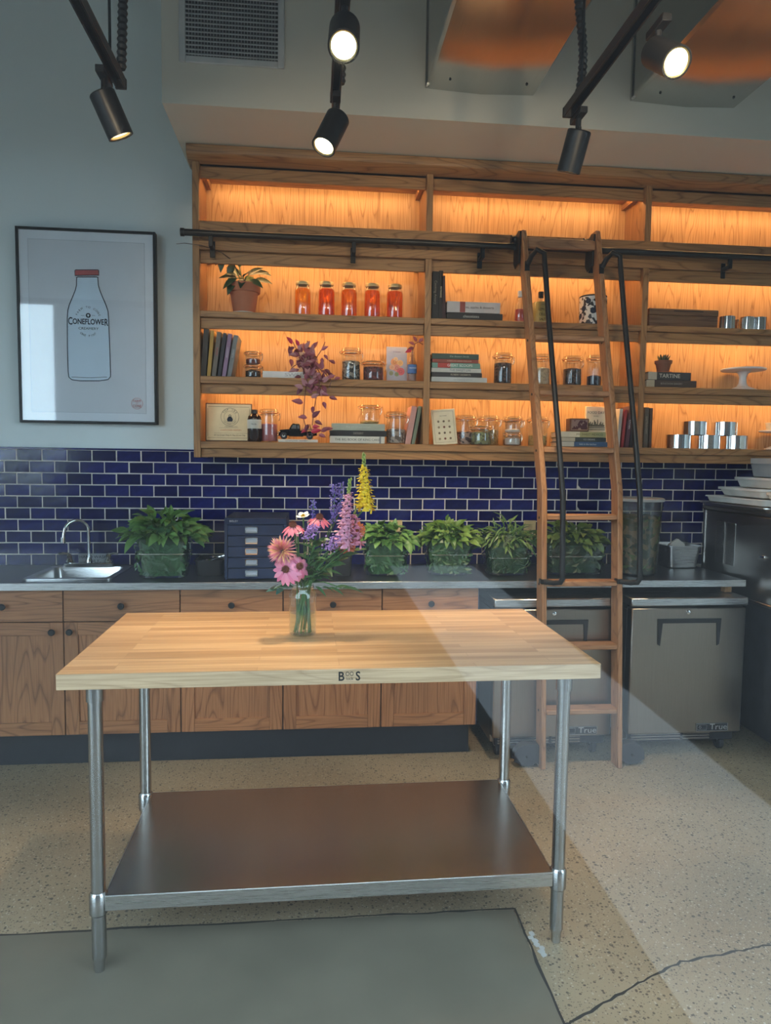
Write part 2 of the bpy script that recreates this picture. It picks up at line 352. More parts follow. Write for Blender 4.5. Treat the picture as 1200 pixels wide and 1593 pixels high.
# ================================================================== the room
WY = 4.022                      # face of the back wall paint
XL, XR, YF, ZC = -4.6, 4.2, .25, 4.25
TXL = -2.75                      # left end of the tiles and counter, beyond the frame
fl = struct('floor', MB().box(XL-.2, XR+.2, YF-.1, WY+.2, -.12, 0), M['floor'], label='speckled polished aggregate concrete floor')
q = MB(); q.faces([(-1.9, YF+.12, .0008), (.676, YF+.12, .0008), (.678, 2.232, .0008), (-1.9, 2.238, .0008), (-1.9, YF+.12, .0026), (.676, YF+.12, .0026), (.678, 2.232, .0026), (-1.9, 2.238, .0026)], [(0, 3, 2, 1), (4, 5, 6, 7), (0, 1, 5, 4), (1, 2, 6, 5), (2, 3, 7, 6), (3, 0, 4, 7)])
part('concrete_patch', q, M['patch'], fl, label='smooth grey concrete patch')
def wavy(pts, wd, z, jit=.004, sub=10):
    out = []
    for a, b in zip(pts, pts[1:]):
        for k in range(sub):
            t = k/sub; out.append((a[0]+(b[0]-a[0])*t+random.uniform(-jit, jit), a[1]+(b[1]-a[1])*t+random.uniform(-jit, jit)))
    out.append(pts[-1]); mb = MB(); vs = []; fs = []
    for i, p in enumerate(out):
        a = out[max(0, i-1)]; b = out[min(len(out)-1, i+1)]; t = Vector((b[0]-a[0], b[1]-a[1])).normalized(); n = Vector((-t.y, t.x))*(wd*random.uniform(.55, 1.2)/2)
        vs += [(p[0]+n.x, p[1]+n.y, z), (p[0]-n.x, p[1]-n.y, z)]
    for i in range(len(out)-1): fs.append((2*i, 2*i+1, 2*i+3, 2*i+2))
    return mb.faces(vs, fs)
part('slab_joint', wavy([(-1.9, 2.243), (-.9, 2.240), (.1, 2.238), (.682, 2.236)], .010, .0032), M['joint'], fl)
part('slab_joint', wavy([(.682, 2.236), (.680, 1.6), (.678, .4)], .010, .0032), M['joint'], fl)
part('floor_crack', wavy([(.66, 1.73), (.703, 1.751), (.926, 1.862), (1.117, 1.946), (1.321, 1.977), (1.44, 1.996), (2.4, 2.10)], .0085, .0010, .004), M['joint'], fl, label='dark crack running across the floor')
q = MB()
for k in range(7):
    cx, cyy = .700+random.uniform(-.006, .016), 2.06+k*.016-.05
    q.faces([(cx+random.uniform(.008, .016)*math.cos(a), cyy+random.uniform(.008, .016)*math.sin(a), .0018+k*.00015) for a in [i*PI/3 for i in range(6)]], [(0, 1, 2, 3, 4, 5)])
part('chipped_edge', q, M['chip'], fl)

ZT, PX, PZ, X0 = 1.4697, .1296, .0631, -1.642     # tile course lines / columns
Z_TOP = ZT+PZ                                      # top of the first course
q = MB().box(XL-.2, XR+.2, WY, WY+.15, 0, ZC)
wall = struct('wall_back', q, M['paint'], label='pale painted back wall')
q = MB().box(TXL, XR, WY-.0115, WY, .88, Z_TOP+.001); part('grout_bed', q, M['grout'], wall)
# glazed brick tiles
def tile_mesh(nm, w_, h_):
    return MB().box(-w_/2, w_/2, -.006, .003, -h_/2, h_/2).mesh(nm, .0018, True)
tm = tile_mesh('tile', PX-.0050, PZ-.0050); tmh = tile_mesh('tile', PX/2-.0042, PZ-.0042)
tiles = []
for rI in range(10):
    zc = Z_TOP-PZ*(rI+.5); sh = 0 if rI % 2 == 1 else .5
    sh += random.uniform(-.02, .02)
    for cI in range(-9, 45):
        xc = X0+PX*(cI+.5+sh)
        if xc < TXL+.1 or xc > XR-.1: continue
        tiles.append((abs(xc-.33) + (0 if xc < 2.15 else 9), xc, zc))
tiles.sort()
rest = MB()
for i, (k_, xc, zc) in enumerate(tiles):
    if i < 300: link('tile', tm, M['tile'], wall, loc=(xc+random.uniform(-.0006, .0006), WY-.007+random.uniform(-.0008, .0008), zc+random.uniform(-.0006, .0006)), rot=(random.uniform(-.012, .012), random.uniform(-.004, .004), random.uniform(-.012, .012)))
    else: rest.box(xc-PX/2+.0029, xc+PX/2-.0029, WY-.013, WY-.004, zc-PZ/2+.0029, zc+PZ/2-.0029)
o = part('tile_field', rest, M['tile'], wall); o['kind'] = 'stuff'
for u_, lab in ((616, 'beige outlet cover on the tiles behind the basil tubs'), (824, 'beige outlet cover on the tiles behind the left ladder stile')):
    p = at(u_, 825, WY-.014); t = thing('outlet_cover', lab, 'outlet', (p.x, WY-.0142, p.z), group='outlet covers on the tiles')
    part('plate', MB().box(-.036, .036, -.006, 0, -.058, .058), mat('outlet_beige', (.55, .42, .22), .5), t, .002)
    for s_ in (-1, 1): part('socket', MB().lathe([(.001, 0), (.015, 0), (.016, -.002)], (0, -.0065, s_*.02), 14, Matrix.Rotation(PI/2, 3, 'X')), mat('socket_beige', (.45, .33, .17), .5), t)
o = struct('trim_1', MB().box(TXL, XR, WY-.014, WY, Z_TOP-.001, Z_TOP+.009), M['tile'], .002, 'dark blue bullnose trim along the top of the tiles')
struct('ceiling', MB().box(XL-.2, XR+.2, YF-.1, WY+.2, ZC, ZC+.15), M['ceil'])
SX, SY, SZ = -.659, 3.305, 3.034
struct('trim_2', MB().box(SX, XR, SY, WY, SZ, ZC), M['soffit'], label='painted dropped soffit above the shelving')
# side walls
q = MB().box(XL-.15, XL, YF-.1, WY+.15, 0, ZC)
struct('wall_left', q, M['paint'])
struct('wall_right', MB().box(XR, XR+.15, YF-.1, WY+.15, 0, ZC), M['paint'])
def window(name, horiz, a0, a1, z0, z1, pos, mull, label):
    t = bpy.data.objects.new(name, None); C.objects.link(t); t['kind'] = 'structure'; t['label'] = label
    edges = [a0]+mull+[a1]; fw = .05
    t.location = ((a0+a1)/2, pos, z0) if horiz else (pos, (a0+a1)/2, z0)
    def bx(u0, u1, p0, p1, v0, v1): return MB().box(u0, u1, p0, p1, v0, v1) if horiz else MB().box(p0, p1, u0, u1, v0, v1)
    for e in edges: wpart('mullion', bx(e-fw/2, e+fw/2, pos-.05, pos+.05, z0, z1), M['frame'], t, .003)
    for z in (z0, z1): wpart('rail', bx(a0, a1, pos-.05, pos+.05, z-fw/2, z+fw/2), M['frame'], t, .003)
    for a, b in zip(edges, edges[1:]): wpart('pane', bx(a+fw/2, b-fw/2, pos-.004, pos+.004, z0+fw/2, z1-fw/2), M['pane'], t)
    return t
window('window_1', True, XL+.05, XR-.05, .10, 3.05, YF, [-3.0, -1.3, 1.35, 2.8], 'large shop window the room is seen through')
struct('wall_front', MB().box(XL-.15, XR+.15, YF-.1, YF+.1, 3.076, ZC), M['paint'], label='bulkhead wall above the shop window')
# outside, mirrored faintly in the shop window
struct('ground_outside', MB().box(-80, 80, -80, YF-.1, -.3, -.02), M['sidewalk'], label='dark pavement outside the shop')
o = struct('path_outside', MB().faces([(1.03, .1, -.018), (1.95, .1, -.018), (2.30, -9.5, -.018), (1.10, -9.5, -.018), (1.03, .1, -.019), (1.95, .1, -.019), (2.30, -9.5, -.019), (1.10, -9.5, -.019)], [(0, 3, 2, 1), (4, 5, 6, 7), (0, 1, 5, 4), (1, 2, 6, 5), (2, 3, 7, 6), (3, 0, 4, 7)]), M['walk'], label='pale concrete path outside the shop')  # sunlit patch put into the pavement colour, mirrored in the pane
struct('facade_outside', MB().box(-8.2, 14, -24, -16, -.3, 13), M['facade'], label='dark brick facade across the street')  # unseen block added to keep bright sky out of the pane reflection

# ------------------------------------------------------------------ vent, ducts, track lights
vx0, vx1, vz0, vz1 = -.584, -.133, 3.206, 3.52
t = thing('air_vent', 'grey white louvred air vent on the soffit face', 'vent', (vx0, SY, vz0))
q = MB(); f_ = .028
for a in ((vx0, vx0+f_, vz0, vz1), (vx1-f_, vx1, vz0, vz1), (vx0+f_, vx1-f_, vz0, vz0+f_), (vx0+f_, vx1-f_, vz1-f_, vz1)): q.box(a[0], a[1], SY-.012, SY-.0005, a[2], a[3])
wpart('frame', q, M['vent'], t, .003)
wpart('backing', MB().box(vx0+f_, vx1-f_, SY-.002, SY-.0005, vz0+f_, vz1-f_), M['void'], t)
n = 14
for i in range(n):
    z = vz0+f_+(vz1-vz0-2*f_)*(i+.5)/n
    wpart('slat', MB().faces([(vx0+f_, SY-.011, z-.006), (vx1-f_, SY-.011, z-.006), (vx1-f_, SY-.011, z-.002), (vx0+f_, SY-.011, z-.002), (vx0+f_, SY-.003, z+.001), (vx1-f_, SY-.003, z+.001), (vx1-f_, SY-.003, z+.006), (vx0+f_, SY-.003, z+.006)], [(0, 1, 2, 3), (4, 7, 6, 5), (0, 4, 5, 1), (3, 2, 6, 7), (0, 3, 7, 4), (1, 5, 6, 2)]), M['vent'], t)
q = MB()
for i in range(1, 30):
    x = vx0+f_+(vx1-vx0-2*f_)*i/30; q.box(x-.0012, x+.0012, SY-.004, SY-.002, vz0+f_, vz1-f_)
o = wpart('deflector_bars', q, M['greylid'], t); o['kind'] = 'stuff'
for x in (vx0+.012, vx1-.012): wpart('screw', MB().lathe([(.004, -.002), (.003, 0)], (x, SY-.0115, vz0+.16), 8, Matrix.Rotation(PI/2, 3, 'X'), True, True), M['void'], t)

def duct(x0, x1, z0, z1, label):
    t = thing('air_duct', label, 'duct', ((x0+x1)/2, 2.4, z0))
    b = .012
    wpart('duct_body', MB().prism([(x0, z0+b), (x0+b, z0), ((x0+x1)/2, z0-.010), (x1-b, z0), (x1, z0+b), (x1, z1), (x0, z1)], .75, SY-.002), M['galv'], t)
    for y in (1.05, 2.05):
        wpart('seam_flange', MB().box(x0-.014, x1+.014, y-.018, y+.018, z0-.018, z1+.014), M['galv'], t, .002)
    wpart('corner_bead', MB().box(x0-.006, x0+.006, SY-.02, SY-.004, z0, z1), M['galv'], t)
    for fx in (.18, .52, .86):
        wpart('screw', MB().lathe([(.006, 0), (.004, -.004)], (x0+(x1-x0)*fx, SY-.10, z0-.004), 8, None, True, True), M['black'], t)
    for s_ in (x0+.05, x1-.05): wpart('hanger_rod', MB().tube([(s_, 1.6, z1), (s_, 1.6, ZC)], .005, 6), M['black'], t)
duct(.498, 1.003, 3.166, 3.62, 'galvanised duct meeting the soffit nearer the vent')
duct(1.457, 1.972, 3.170, 3.62, 'galvanised duct meeting the soffit above the ladder side')

def track(x, yend, z, label, zt=None):
    zt = zt or ZC
    t = thing('light_track', label, 'light track', (x, yend, z))
    q = MB(); q.box(x-.017, x-.011, .6, yend, z, z+.026); q.box(x+.011, x+.017, .6, yend, z, z+.026); q.box(x-.017, x+.017, .6, yend, z+.026, z+.032)
    wpart('channel', q, M['black'], t, .001)
    wpart('end_cap', MB().box(x-.018, x+.018, yend, yend+.012, z-.001, z+.033), M['black'], t, .002)
    for y in (yend-.12, 1.2):
        wpart('hanger_rod', MB().tube([(x, y, z+.032), (x, y, zt)], .005, 6), M['black'], t)
        wpart('rod_nut', MB().lathe([(.009, 0), (.009, .014)], (x, y, z+.032), 6, None, True, True), M['black'], t)
    # ribbed flexible conduit rising beside the rod
    pts = []; rs = []
    nn = int((zt-z)*97)
    for i in range(nn):
        s_ = i/(nn-1); pts.append((x+.016+.012*math.sin(s_*5), yend-.05, z+.034+(zt-z-.034)*s_)); rs.append(.0165 if i % 2 else .0125)
    wpart('flexible_conduit', MB().tube(pts, rs, 10), M['iron'], t)
def head(x, y, z, d, label, on=True, power=1., L=.135, r=.041, lit=True):
    """cylindrical spot: swivel under the track, barrel aimed along d"""
    d = Vector(d).normalized()
    t = thing('track_spotlight', label, 'spotlight', (x, y, z), group='black cylinder spotlights on the tracks')
    R = Vector((0, 0, 1)).rotation_difference(d).to_matrix()
    c = Vector((0, 0, -.075))                                  # rear end of the barrel hangs under the pivot
    part('track_adapter', MB().box(-.014, .014, -.05, .05, -.016, .006), M['black'], t, .002)
    part('stem', MB().tube([(0, 0, -.012), (0, 0, -.055)], .010, 10), M['black'], t)
    part('yoke', MB().box(-.007, .007, -.016, .016, -.085, -.045), M['black'], t, .002)
    o_ = c-d*.02
    part('barrel', MB().lathe([(.001, 0), (r-.003, 0), (r, .004), (r, L), (r-.004, L), (r-.004, L-.012)], o_, 28, R), M['black'], t)
    part('rim', MB().lathe([(r-.004, L-.012), (r-.005, L-.002), (r-.009, L-.004), (r-.009, L-.013)], o_, 28, R), M['brass'], t)
    part('lens', MB().lathe([(.0005, L-.010), (r-.009, L-.010)], o_, 24, R), M['lens'] if lit else M['lensdim'], t, label='glowing lens')
    if on:
        li = bpy.data.lights.new('spot', 'SPOT'); li.energy = SPOT*power; li.color = (1, .78, .52); li.spot_size = 1.25; li.spot_blend = .7; li.shadow_soft_size = .03
        lo = bpy.data.objects.new('spot_light', li); C.objects.link(lo); lo.parent = t
        lo.matrix_basis = Matrix.Translation(o_+d*(L+.006)) @ Vector((0, 0, -1)).rotation_difference(d).to_matrix().to_4x4()
    return t
ZTK = 2.71
track(-.635, 2.52, ZTK, 'black light track above the framed bottle print')
track(.070, 2.52, ZTK, 'black light track in the middle, right of the vent')
track(.885, 2.52, ZTK, 'black light track hanging over the ladder', 3.145)
head(-.665, 2.44, ZTK, (.42, .25, -1), 'black spotlight above the framed bottle print, lens turned away', True, .45, lit=False)
head(.072, 2.50, ZTK, (-.42, -.38, -1), 'lit black spotlight at the end of the middle track')
head(.078, 1.98, ZTK, (-.05, -.75, -.8), 'lit black spotlight nearer the viewer on the middle track, cut by the top edge')
head(.915, 2.50, ZTK, (-.15, .38, -1), 'black spotlight hanging over the ladder, lens turned away', True, .9, lit=False)
head(.945, 1.98, ZTK, (.10, -.80, -.62), 'brightest lit spotlight near the top right corner')
head(-.635, 1.35, ZTK, (.35, .85, -.20), 'black spotlight on the left track nearest the shop window, aimed at the shelves', True, .30)  # added lamp out of view, warm fill for the shelf fronts
head(.885, 1.35, ZTK, (.05, .85, -.20), 'black spotlight on the right track nearest the shop window, aimed at the shelves', True, .34)  # second added lamp, also out of view, warming the shelf fronts

# ------------------------------------------------------------------ oak shelving
YS, YB = 3.742, 4.0
XA, DIV, XE = -.605, (.594, 1.772, 2.95), 2.967
S1, S2, S3, S4 = 2.680, 2.240, 1.914, 1.584
t = shelving = thing('wall_shelving', 'oak built-in shelving with warm lit back panels above the blue tiles', 'shelving', ((XA+XE)/2, WY, 1.50))
wpart('back_panel', MB().box(XA+.02, XE, YB, WY-.016, 1.56, 2.99), M['oakback'], t)
wpart('side_panel', MB().box(XA, XA+.034, YS, WY-.015, 1.500, 2.985), M['oakz'], t, .002)
for d in DIV:
    for z0, z1 in ((S1, 2.99), (S4, S1-.10)): wpart('divider', MB().box(d-.017, d+.017, YS+.002, YB, z0, z1), M['oakz'], t, .0015)
bays = [(XA+.034, DIV[0]-.017), (DIV[0]+.017, DIV[1]-.017), (DIV[1]+.017, DIV[2]-.017)]
wpart('shelf', MB().box(XA+.034, XE, YS+.004, YB, S1-.028, S1), M['oakx'], t, .0015)
wpart('rail_board', MB().box(XA+.034, XE, YS-.004, YS+.016, S1-.140, S1-.0), M['oakx'], t, .0015)
wpart('shelf', MB().box(XA+.034, XE, YS, YB, S4-.036, S4), M['oakx'], t, .002)
wpart('apron', MB().box(XA+.034, XE, YS+.022, YS+.040, 1.502, S4-.036), M['oakx'], t, .0015)
wpart('underside', MB().box(XA+.034, XE, YS+.04, YB, 1.515, 1.53), M['oakx'], t)
for a, b in bays:
    for z, th in ((S2, .030), (S3, .036)):
        wpart('shelf', MB().box(a, b, YS+.002, YB, z-th, z), M['oakx'], t, .002)
    for zt, zb in ((2.99, 2.898), (S1-.030, S1-.198), (S2-.030, S2-.084), (S3-.036, S3-.086)):
        wpart('valance', MB().box(a, b, YS+.030, YS+.048, zb, zt), M['oakx'], t, .0015)
    for zt in (2.952, S1-.118, S2-.034, S3-.040):
        l_ = wpart('led_strip', MB().box(a+.03, b-.03, YS+.105, YS+.119, zt-.010, zt), M['led'], t, label='warm glowing light strip')
    wpart('top_board', MB().box(a, b, YS+.03, YB, 2.956, 2.99), M['oakx'], t)
    wpart('ceiling_board', MB().box(a, b, YS+.016, YB, S1-.114, S1-.10), M['oakx'], t)
    for zt in (2.952, S1-.115):
        for x in (a+.002, b-.024): wpart('cleat', MB().box(x, x+.022, YS+.06, YB, zt-.03, zt), M['oaky'], t)
q = MB(); prof = [(3.690, 3.030), (3.690, 2.990), (3.705, 2.982), (YS, 2.966), (YB, 2.966), (YB, 3.030)]
wpart('crown_moulding', q.prismx(prof, XA-.020, XE+.02), M['oakx'], t, .0015)
for z in (S2, S3, S4):                                        # little brass cable grommets at the back of the shelves
    for a, b in bays:
        for x in (a+.13, b-.10): wpart('grommet', MB().lathe([(.009, 0), (.009, .006), (.005, .012)], (x, YB-.012, z+.004), 10, None, True, True), M['gold'], t)

# ladder rail
RY, RZ = 3.672, 2.600
t = thing('ladder_rail', 'black iron pipe rail across the shelving for the ladder', 'rail', (-.63, RY, RZ))
wpart('pipe', MB().tube([(-.640, RY, RZ), (3.0, RY, RZ)], .0165, 14), M['iron'], t)
wpart('end_cap', MB().tube([(-.650, RY, RZ), (-.632, RY, RZ)], .020, 14), M['iron'], t)
for x in (-.505, .20, .86, 1.46, 2.20):
    q = MB(); q.box(x-.010, x+.010, RY-.008, RY+.010, RZ-.065, RZ+.002); q.box(x-.010, x+.010, RY+.002, YS-.005, RZ-.065, RZ-.045); q.box(x-.013, x+.013, YS-.009, YS-.004, RZ-.10, RZ-.02)
    wpart('bracket', q, M['black'], t, .002)

# ------------------------------------------------------------------ picture on the left wall
px0, px1, pz0, pz1 = -1.540, -.833, 1.672, 2.682
YP = 3.965
t = pic = thing('framed_print', 'black framed print of a milk bottle on the pale wall', 'picture', ((px0+px1)/2, WY-.004, pz0))
q = MB(); f_ = .013
for a in ((px0, px0+f_, pz0, pz1), (px1-f_, px1, pz0, pz1), (px0+f_, px1-f_, pz0, pz0+f_), (px0+f_, px1-f_, pz1-f_, pz1)): q.box(a[0], a[1], YP, WY-.012, a[2], a[3])
wpart('frame', q, M['black'], t, .0015)
wpart('hanging_cleat', MB().box(px0+.2, px1-.2, WY-.013, WY, pz1-.12, pz1-.06), M['matt'], t)
mt = wpart('mount', MB().box(px0+f_, px1-f_, YP+.012, YP+.016, pz0+f_, pz1-f_), M['mount'], t)
ins = .058
wpart('print_sheet', MB().box(px0+ins, px1-ins, YP+.0108, YP+.0122, pz0+ins, pz1-ins), M['print_'], t)
YI = YP+.0105
q = MB()
for a in ((px0+ins, px0+ins+.0012, pz0+ins, pz1-ins), (px1-ins-.0012, px1-ins, pz0+ins, pz1-ins), (px0+ins, px1-ins, pz0+ins, pz0+ins+.0012), (px0+ins, px1-ins, pz1-ins-.0012, pz1-ins)): q.box(a[0], a[1], YI, YI+.0004, a[2], a[3])
wpart('plate_line', q, M['greyink'], t)
zk = lambda x, y: at(x/3.75, 330+y/3.75, YI)
half = [(452, 378), (448, 384), (447, 400), (447, 425), (440, 455), (424, 495), (405, 540), (396, 575), (393, 620), (394, 780), (398, 930), (402, 962), (420, 978), (470, 984)]
right = [(566, 378), (571, 384), (572, 400), (574, 425), (582, 455), (598, 495), (618, 540), (630, 575), (634, 620), (640, 780), (645, 930), (645, 960), (630, 977), (580, 984)]
poly = [zk(*p) for p in half]+[zk(*p) for p in right[::-1]]
pp = [(p.x, p.z) for p in poly]
wpart('printed_bottle', MB().prism(pp, YI-.0002, YI+.0004), M['bottlefill'], t)
wpart('printed_outline', MB().tube([(x, YI-.0003, z) for x, z in pp], .0024, 4, True), M['ink'], t)
q = MB(); a = zk(418, 962); b = zk(625, 962); q.tube([(a.x, YI-.0003, a.z), ((a.x+b.x)/2, YI-.0003, a.z-.002), (b.x, YI-.0003, b.z)], .0016, 4)
a = zk(443, 380); b = zk(575, 380); q.tube([(a.x, YI-.0003, a.z), (b.x, YI-.0003, b.z)], .0016, 4)
wpart('printed_base_line', q, M['ink'], t)['kind'] = 'stuff'
a, b, c_, d = zk(437, 340), zk(576, 340), zk(578, 368), zk(437, 370)
cp = [(a.x, a.z), (a.x+.004, a.z+.003), (b.x-.004, b.z+.003), (b.x, b.z), (c_.x, c_.z), (d.x, d.z)]
wpart('printed_cap', MB().prism(cp, YI-.0002, YI+.0004), M['redink'], t)
wpart('printed_cap_outline', MB().tube([(x, YI-.0003, z) for x, z in cp], .0022, 4, True), M['ink'], t)
q = MB()                                                       # stipple shading: rows of dashes
for y in range(395, 950, 11):
    pl = [p for p in half]; 
    xl = next((h0[0]+(h1[0]-h0[0])*(y-h0[1])/(h1[1]-h0[1]) for h0, h1 in zip(half, half[1:]) if h0[1] <= y <= h1[1]), 400)
    xr = next((h0[0]+(h1[0]-h0[0])*(y-h0[1])/(h1[1]-h0[1]) for h0, h1 in zip(right, right[1:]) if h0[1] <= y <= h1[1]), 640)
    wd = xr-xl
    for s_, n_ in ((xl+7, 4), (xr-7-(wd*.34), 8 if not 555 < y < 730 else 0)):
        for k in range(n_):
            x = s_+k*(wd*.34/8)+(4 if (y//11) % 2 else 0); p = zk(x, y); q.box(p.x-.0013, p.x+.0013, YI-.0004, YI+.0003, p.z-.0005, p.z+.0005)
for y in range(955, 1000, 9):
    for x in range(290, 740, 9):
        if 405 < x < 640 and y < 985: continue
        if random.random() < .25+abs(x-515)/500*.5: continue
        p = zk(x+(4 if y % 2 else 0), y); q.box(p.x-.0012, p.x+.0012, YI-.0004, YI+.0003, p.z-.0004, p.z+.0004)
wpart('printed_stipple', q, M['greyink'], t)['kind'] = 'stuff'
lp = lambda x, y: zk(x, y)-Vector(t.location)+Vector((0, -.0012, 0))
text('ONEFLOWE', .040, M['ink'], t, lp(516, 641), sx=.74, bold=.0009)
text('C', .054, M['ink'], t, lp(411, 637), sx=.62, bold=.0009); text('R', .052, M['ink'], t, lp(620, 646), sx=.62, bold=.0009)
text('CREAMERY', .018, M['ink'], t, lp(517, 680), sx=1.15)
arctext('FARM TO CONE', .015, M['ink'], t, lp(515, 625), .062, PI*.88, PI*.12)
arctext('ONE PINT', .015, M['ink'], t, lp(515, 660), .056, PI*1.28, PI*1.72, True)
c_ = zk(515, 603); wpart('printed_badge', ring2d(MB(), (c_.x, c_.z), 0.0, .0125, YI-.0006, YI+.0002, 20), M['ink'], t)
q = MB(); q.prism([(c_.x, c_.z-.008), (c_.x-.006, c_.z+.002), (c_.x-.003, c_.z+.006), (c_.x+.003, c_.z+.006), (c_.x+.006, c_.z+.002)], YI-.0010, YI); wpart('printed_cone', q, M['bottlefill'], t)
q = MB()
for x0_, x1_ in ((472, 494), (536, 556)): 
    a, b = zk(x0_, 603), zk(x1_, 603); q.box(a.x, b.x, YI-.0004, YI+.0003, a.z-.0008, a.z+.0008)
wpart('printed_rule', q, M['ink'], t)
c_ = zk(800, 1117); wpart('printed_stamp', ring2d(MB(), (c_.x, c_.z), .0285, .030, YI-.0006, YI+.0002, 28), M['redink'], t)
text('FARM', .020, M['redink'], t, lp(800, 1103), sx=.8); text('TO', .007, M['redink'], t, lp(800, 1117)); text('CONE', .020, M['redink'], t, lp(800, 1132), sx=.8)
wpart('glazing', MB().box(px0+f_, px1-f_, YP+.003, YP+.005, pz0+f_, pz1-f_), M['picglass'], t)

# ------------------------------------------------------------------ counter and cabinets
YC, ZK = 3.429, .907
CX0, CX1 = TXL+.02, 2.222
sk = (-1.350, -.985, 3.545, 3.900)                             # sink opening x0,x1,y0,y1
t = thing('worktop', 'long dark steel worktop with bright front edge along the tiled wall', 'worktop', (0, YC, ZK))
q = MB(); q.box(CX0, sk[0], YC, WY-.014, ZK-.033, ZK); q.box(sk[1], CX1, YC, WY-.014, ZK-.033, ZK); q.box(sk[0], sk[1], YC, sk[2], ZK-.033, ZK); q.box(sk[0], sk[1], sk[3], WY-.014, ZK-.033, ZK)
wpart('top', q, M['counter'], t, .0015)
wpart('front_edge', MB().box(CX0, CX1, YC-.004, YC+.001, ZK-.034, ZK+.001), M['steel'], t, .001, label='bright steel front edge')
wpart('support_cleat', MB().box(CX1-.075, CX1-.035, YC+.06, YC+.10, .832, ZK-.033), M['oakz'], t, .002)
t = thing('hand_sink', 'small steel drop-in hand sink in the worktop', 'sink', (-1.17, 3.72, ZK))
fx, fy = (sk[0]+sk[1])/2, (sk[2]+sk[3])/2; sw, sd = sk[1]-sk[0], sk[3]-sk[2]
q = MB().rloft([(sw+.05, sd+.07, ZK+.001, .03), (sw+.05, sd+.07, ZK+.006, .03), (sw-.012, sd-.012, ZK+.006, .03), (sw-.02, sd-.02, ZK-.012, .035), (sw-.04, sd-.04, ZK-.13, .05)], (fx, fy), cap0=False); q.rloft([(sw-.04, sd-.04, ZK-.131, .05), (.02, .02, ZK-.136, .009)], (fx, fy), cap0=False, cap1=True)
wpart('basin', q, M['steel'], t)
wpart('drain', MB().lathe([(.035, 0), (.030, .003), (.012, .002)], (fx, fy, ZK-.135), 16, None, True, True), M['chrome'], t)
FX, FY, FZ = -1.18, 3.905, ZK+.0062
t = thing('faucet', 'chrome gooseneck faucet with two lever taps behind the sink', 'faucet', (FX, FY, FZ))
part('base_plate', MB().box(-.125, .125, -.026, .026, 0, .022), M['chrome'], t, .006)
part('collar', MB().lathe([(.017, .02), (.017, .035), (.012, .042), (.012, .05)], (0, 0, 0), 14, None, True, True), M['chrome'], t)
pts = [(0, 0, .04), (0, 0, .19)]+[(0-.055+.055*math.cos(a), -.055*0-.0, .19+.06*math.sin(a)) for a in [PI*k/10 for k in range(1, 10)]]+[(-.112, 0, .185), (-.115, 0, .155)]
pts = [(p[0]*.9, p[0]*.7, p[2]) for p in pts]
part('spout', MB().tube(pts, .0085, 12), M['chrome'], t)
part('aerator', MB().tube([(-.1035, -.0805, .165), (-.1045, -.081, .135)], .0125, 12), M['chrome'], t)
for sx in (-1, 1):
    x = sx*.10
    h = part('tap', MB().lathe([(.016, .02), (.020, .03), (.012, .045), (.016, .058), (.010, .066)], (x, 0, 0), 14, None, True, True), M['chrome'], t)
    link('lever', MB().tube([(x, 0, .066), (x+sx*.03, -.005, .072), (x+sx*.052, -.008, .070)], [.007, .006, .004], 8).mesh('lever'), M['chrome'], h)
a = at(125, 862, WY-.012); b = at(166, 877, WY-.012)
t = thing('hand_wash_sign', 'small grey sign reading HAND WASH ONLY on the tiles behind the faucet', 'sign', (a.x/2+b.x/2, WY-.0145, (a.z+b.z)/2))
w_, h_ = .155, .062
part('plate', MB().box(-w_/2, w_/2, -.002, .0, -h_/2, h_/2), mat('sign_plate', (.34, .36, .38), .4), t)
text('HAND WASH\nONLY', .024, M['ink'], t, (0, -.0024, 0))

cabx = [-1.700, -1.166, -.628, -.139, .3445, .829]
YD = 3.452
def front(x0, x1, z0, z1, parent, name, panel, knob, gap=.0025):
    """drawer front or shaker door, with its knob"""
    x0 += gap; x1 -= gap; z0 += gap; z1 -= gap
    if panel:
        s = .062; q = MB()
        q.box(x0, x0+s, YD, YD+.02, z0, z1); q.box(x1-s, x1, YD, YD+.02, z0, z1)
        o = wpart(name, q, M['cabz'], parent, .0015)
        wpart('door_rail', MB().box(x0+s, x1-s, YD+.0005, YD+.02, z0, z0+s), M['cabx'], o, .001); wpart('door_rail', MB().box(x0+s, x1-s, YD+.0005, YD+.02, z1-s, z1), M['cabx'], o, .001)
        wpart('door_panel', MB().box(x0+s, x1-s, YD+.010, YD+.017, z0+s, z1-s), M['cabz'], o)
    else: o = wpart(name, MB().box(x0, x1, YD, YD+.02, z0, z1), M['cabx'], parent, .0015)
    if knob: wpart('knob', MB().lathe([(.006, 0), (.006, .012), (.015, .017), (.016, .023), (.012, .027)], (knob[0], YD, knob[1]), 16, Matrix.Rotation(PI/2, 3, 'X'), True, True), M['black'], o)
    return o
ZD0, ZD1, ZDR = .168, .872, .718
units = [((0, 1, 2), 'oak sink cabinet with two doors under the faucet'), ((2, 3), 'oak cabinet under the navy drawer unit'), ((3, 4), 'oak cabinet in the middle, seen behind the flower jar'), ((4, 5), 'oak cabinet at the right end beside the steel fridges')]
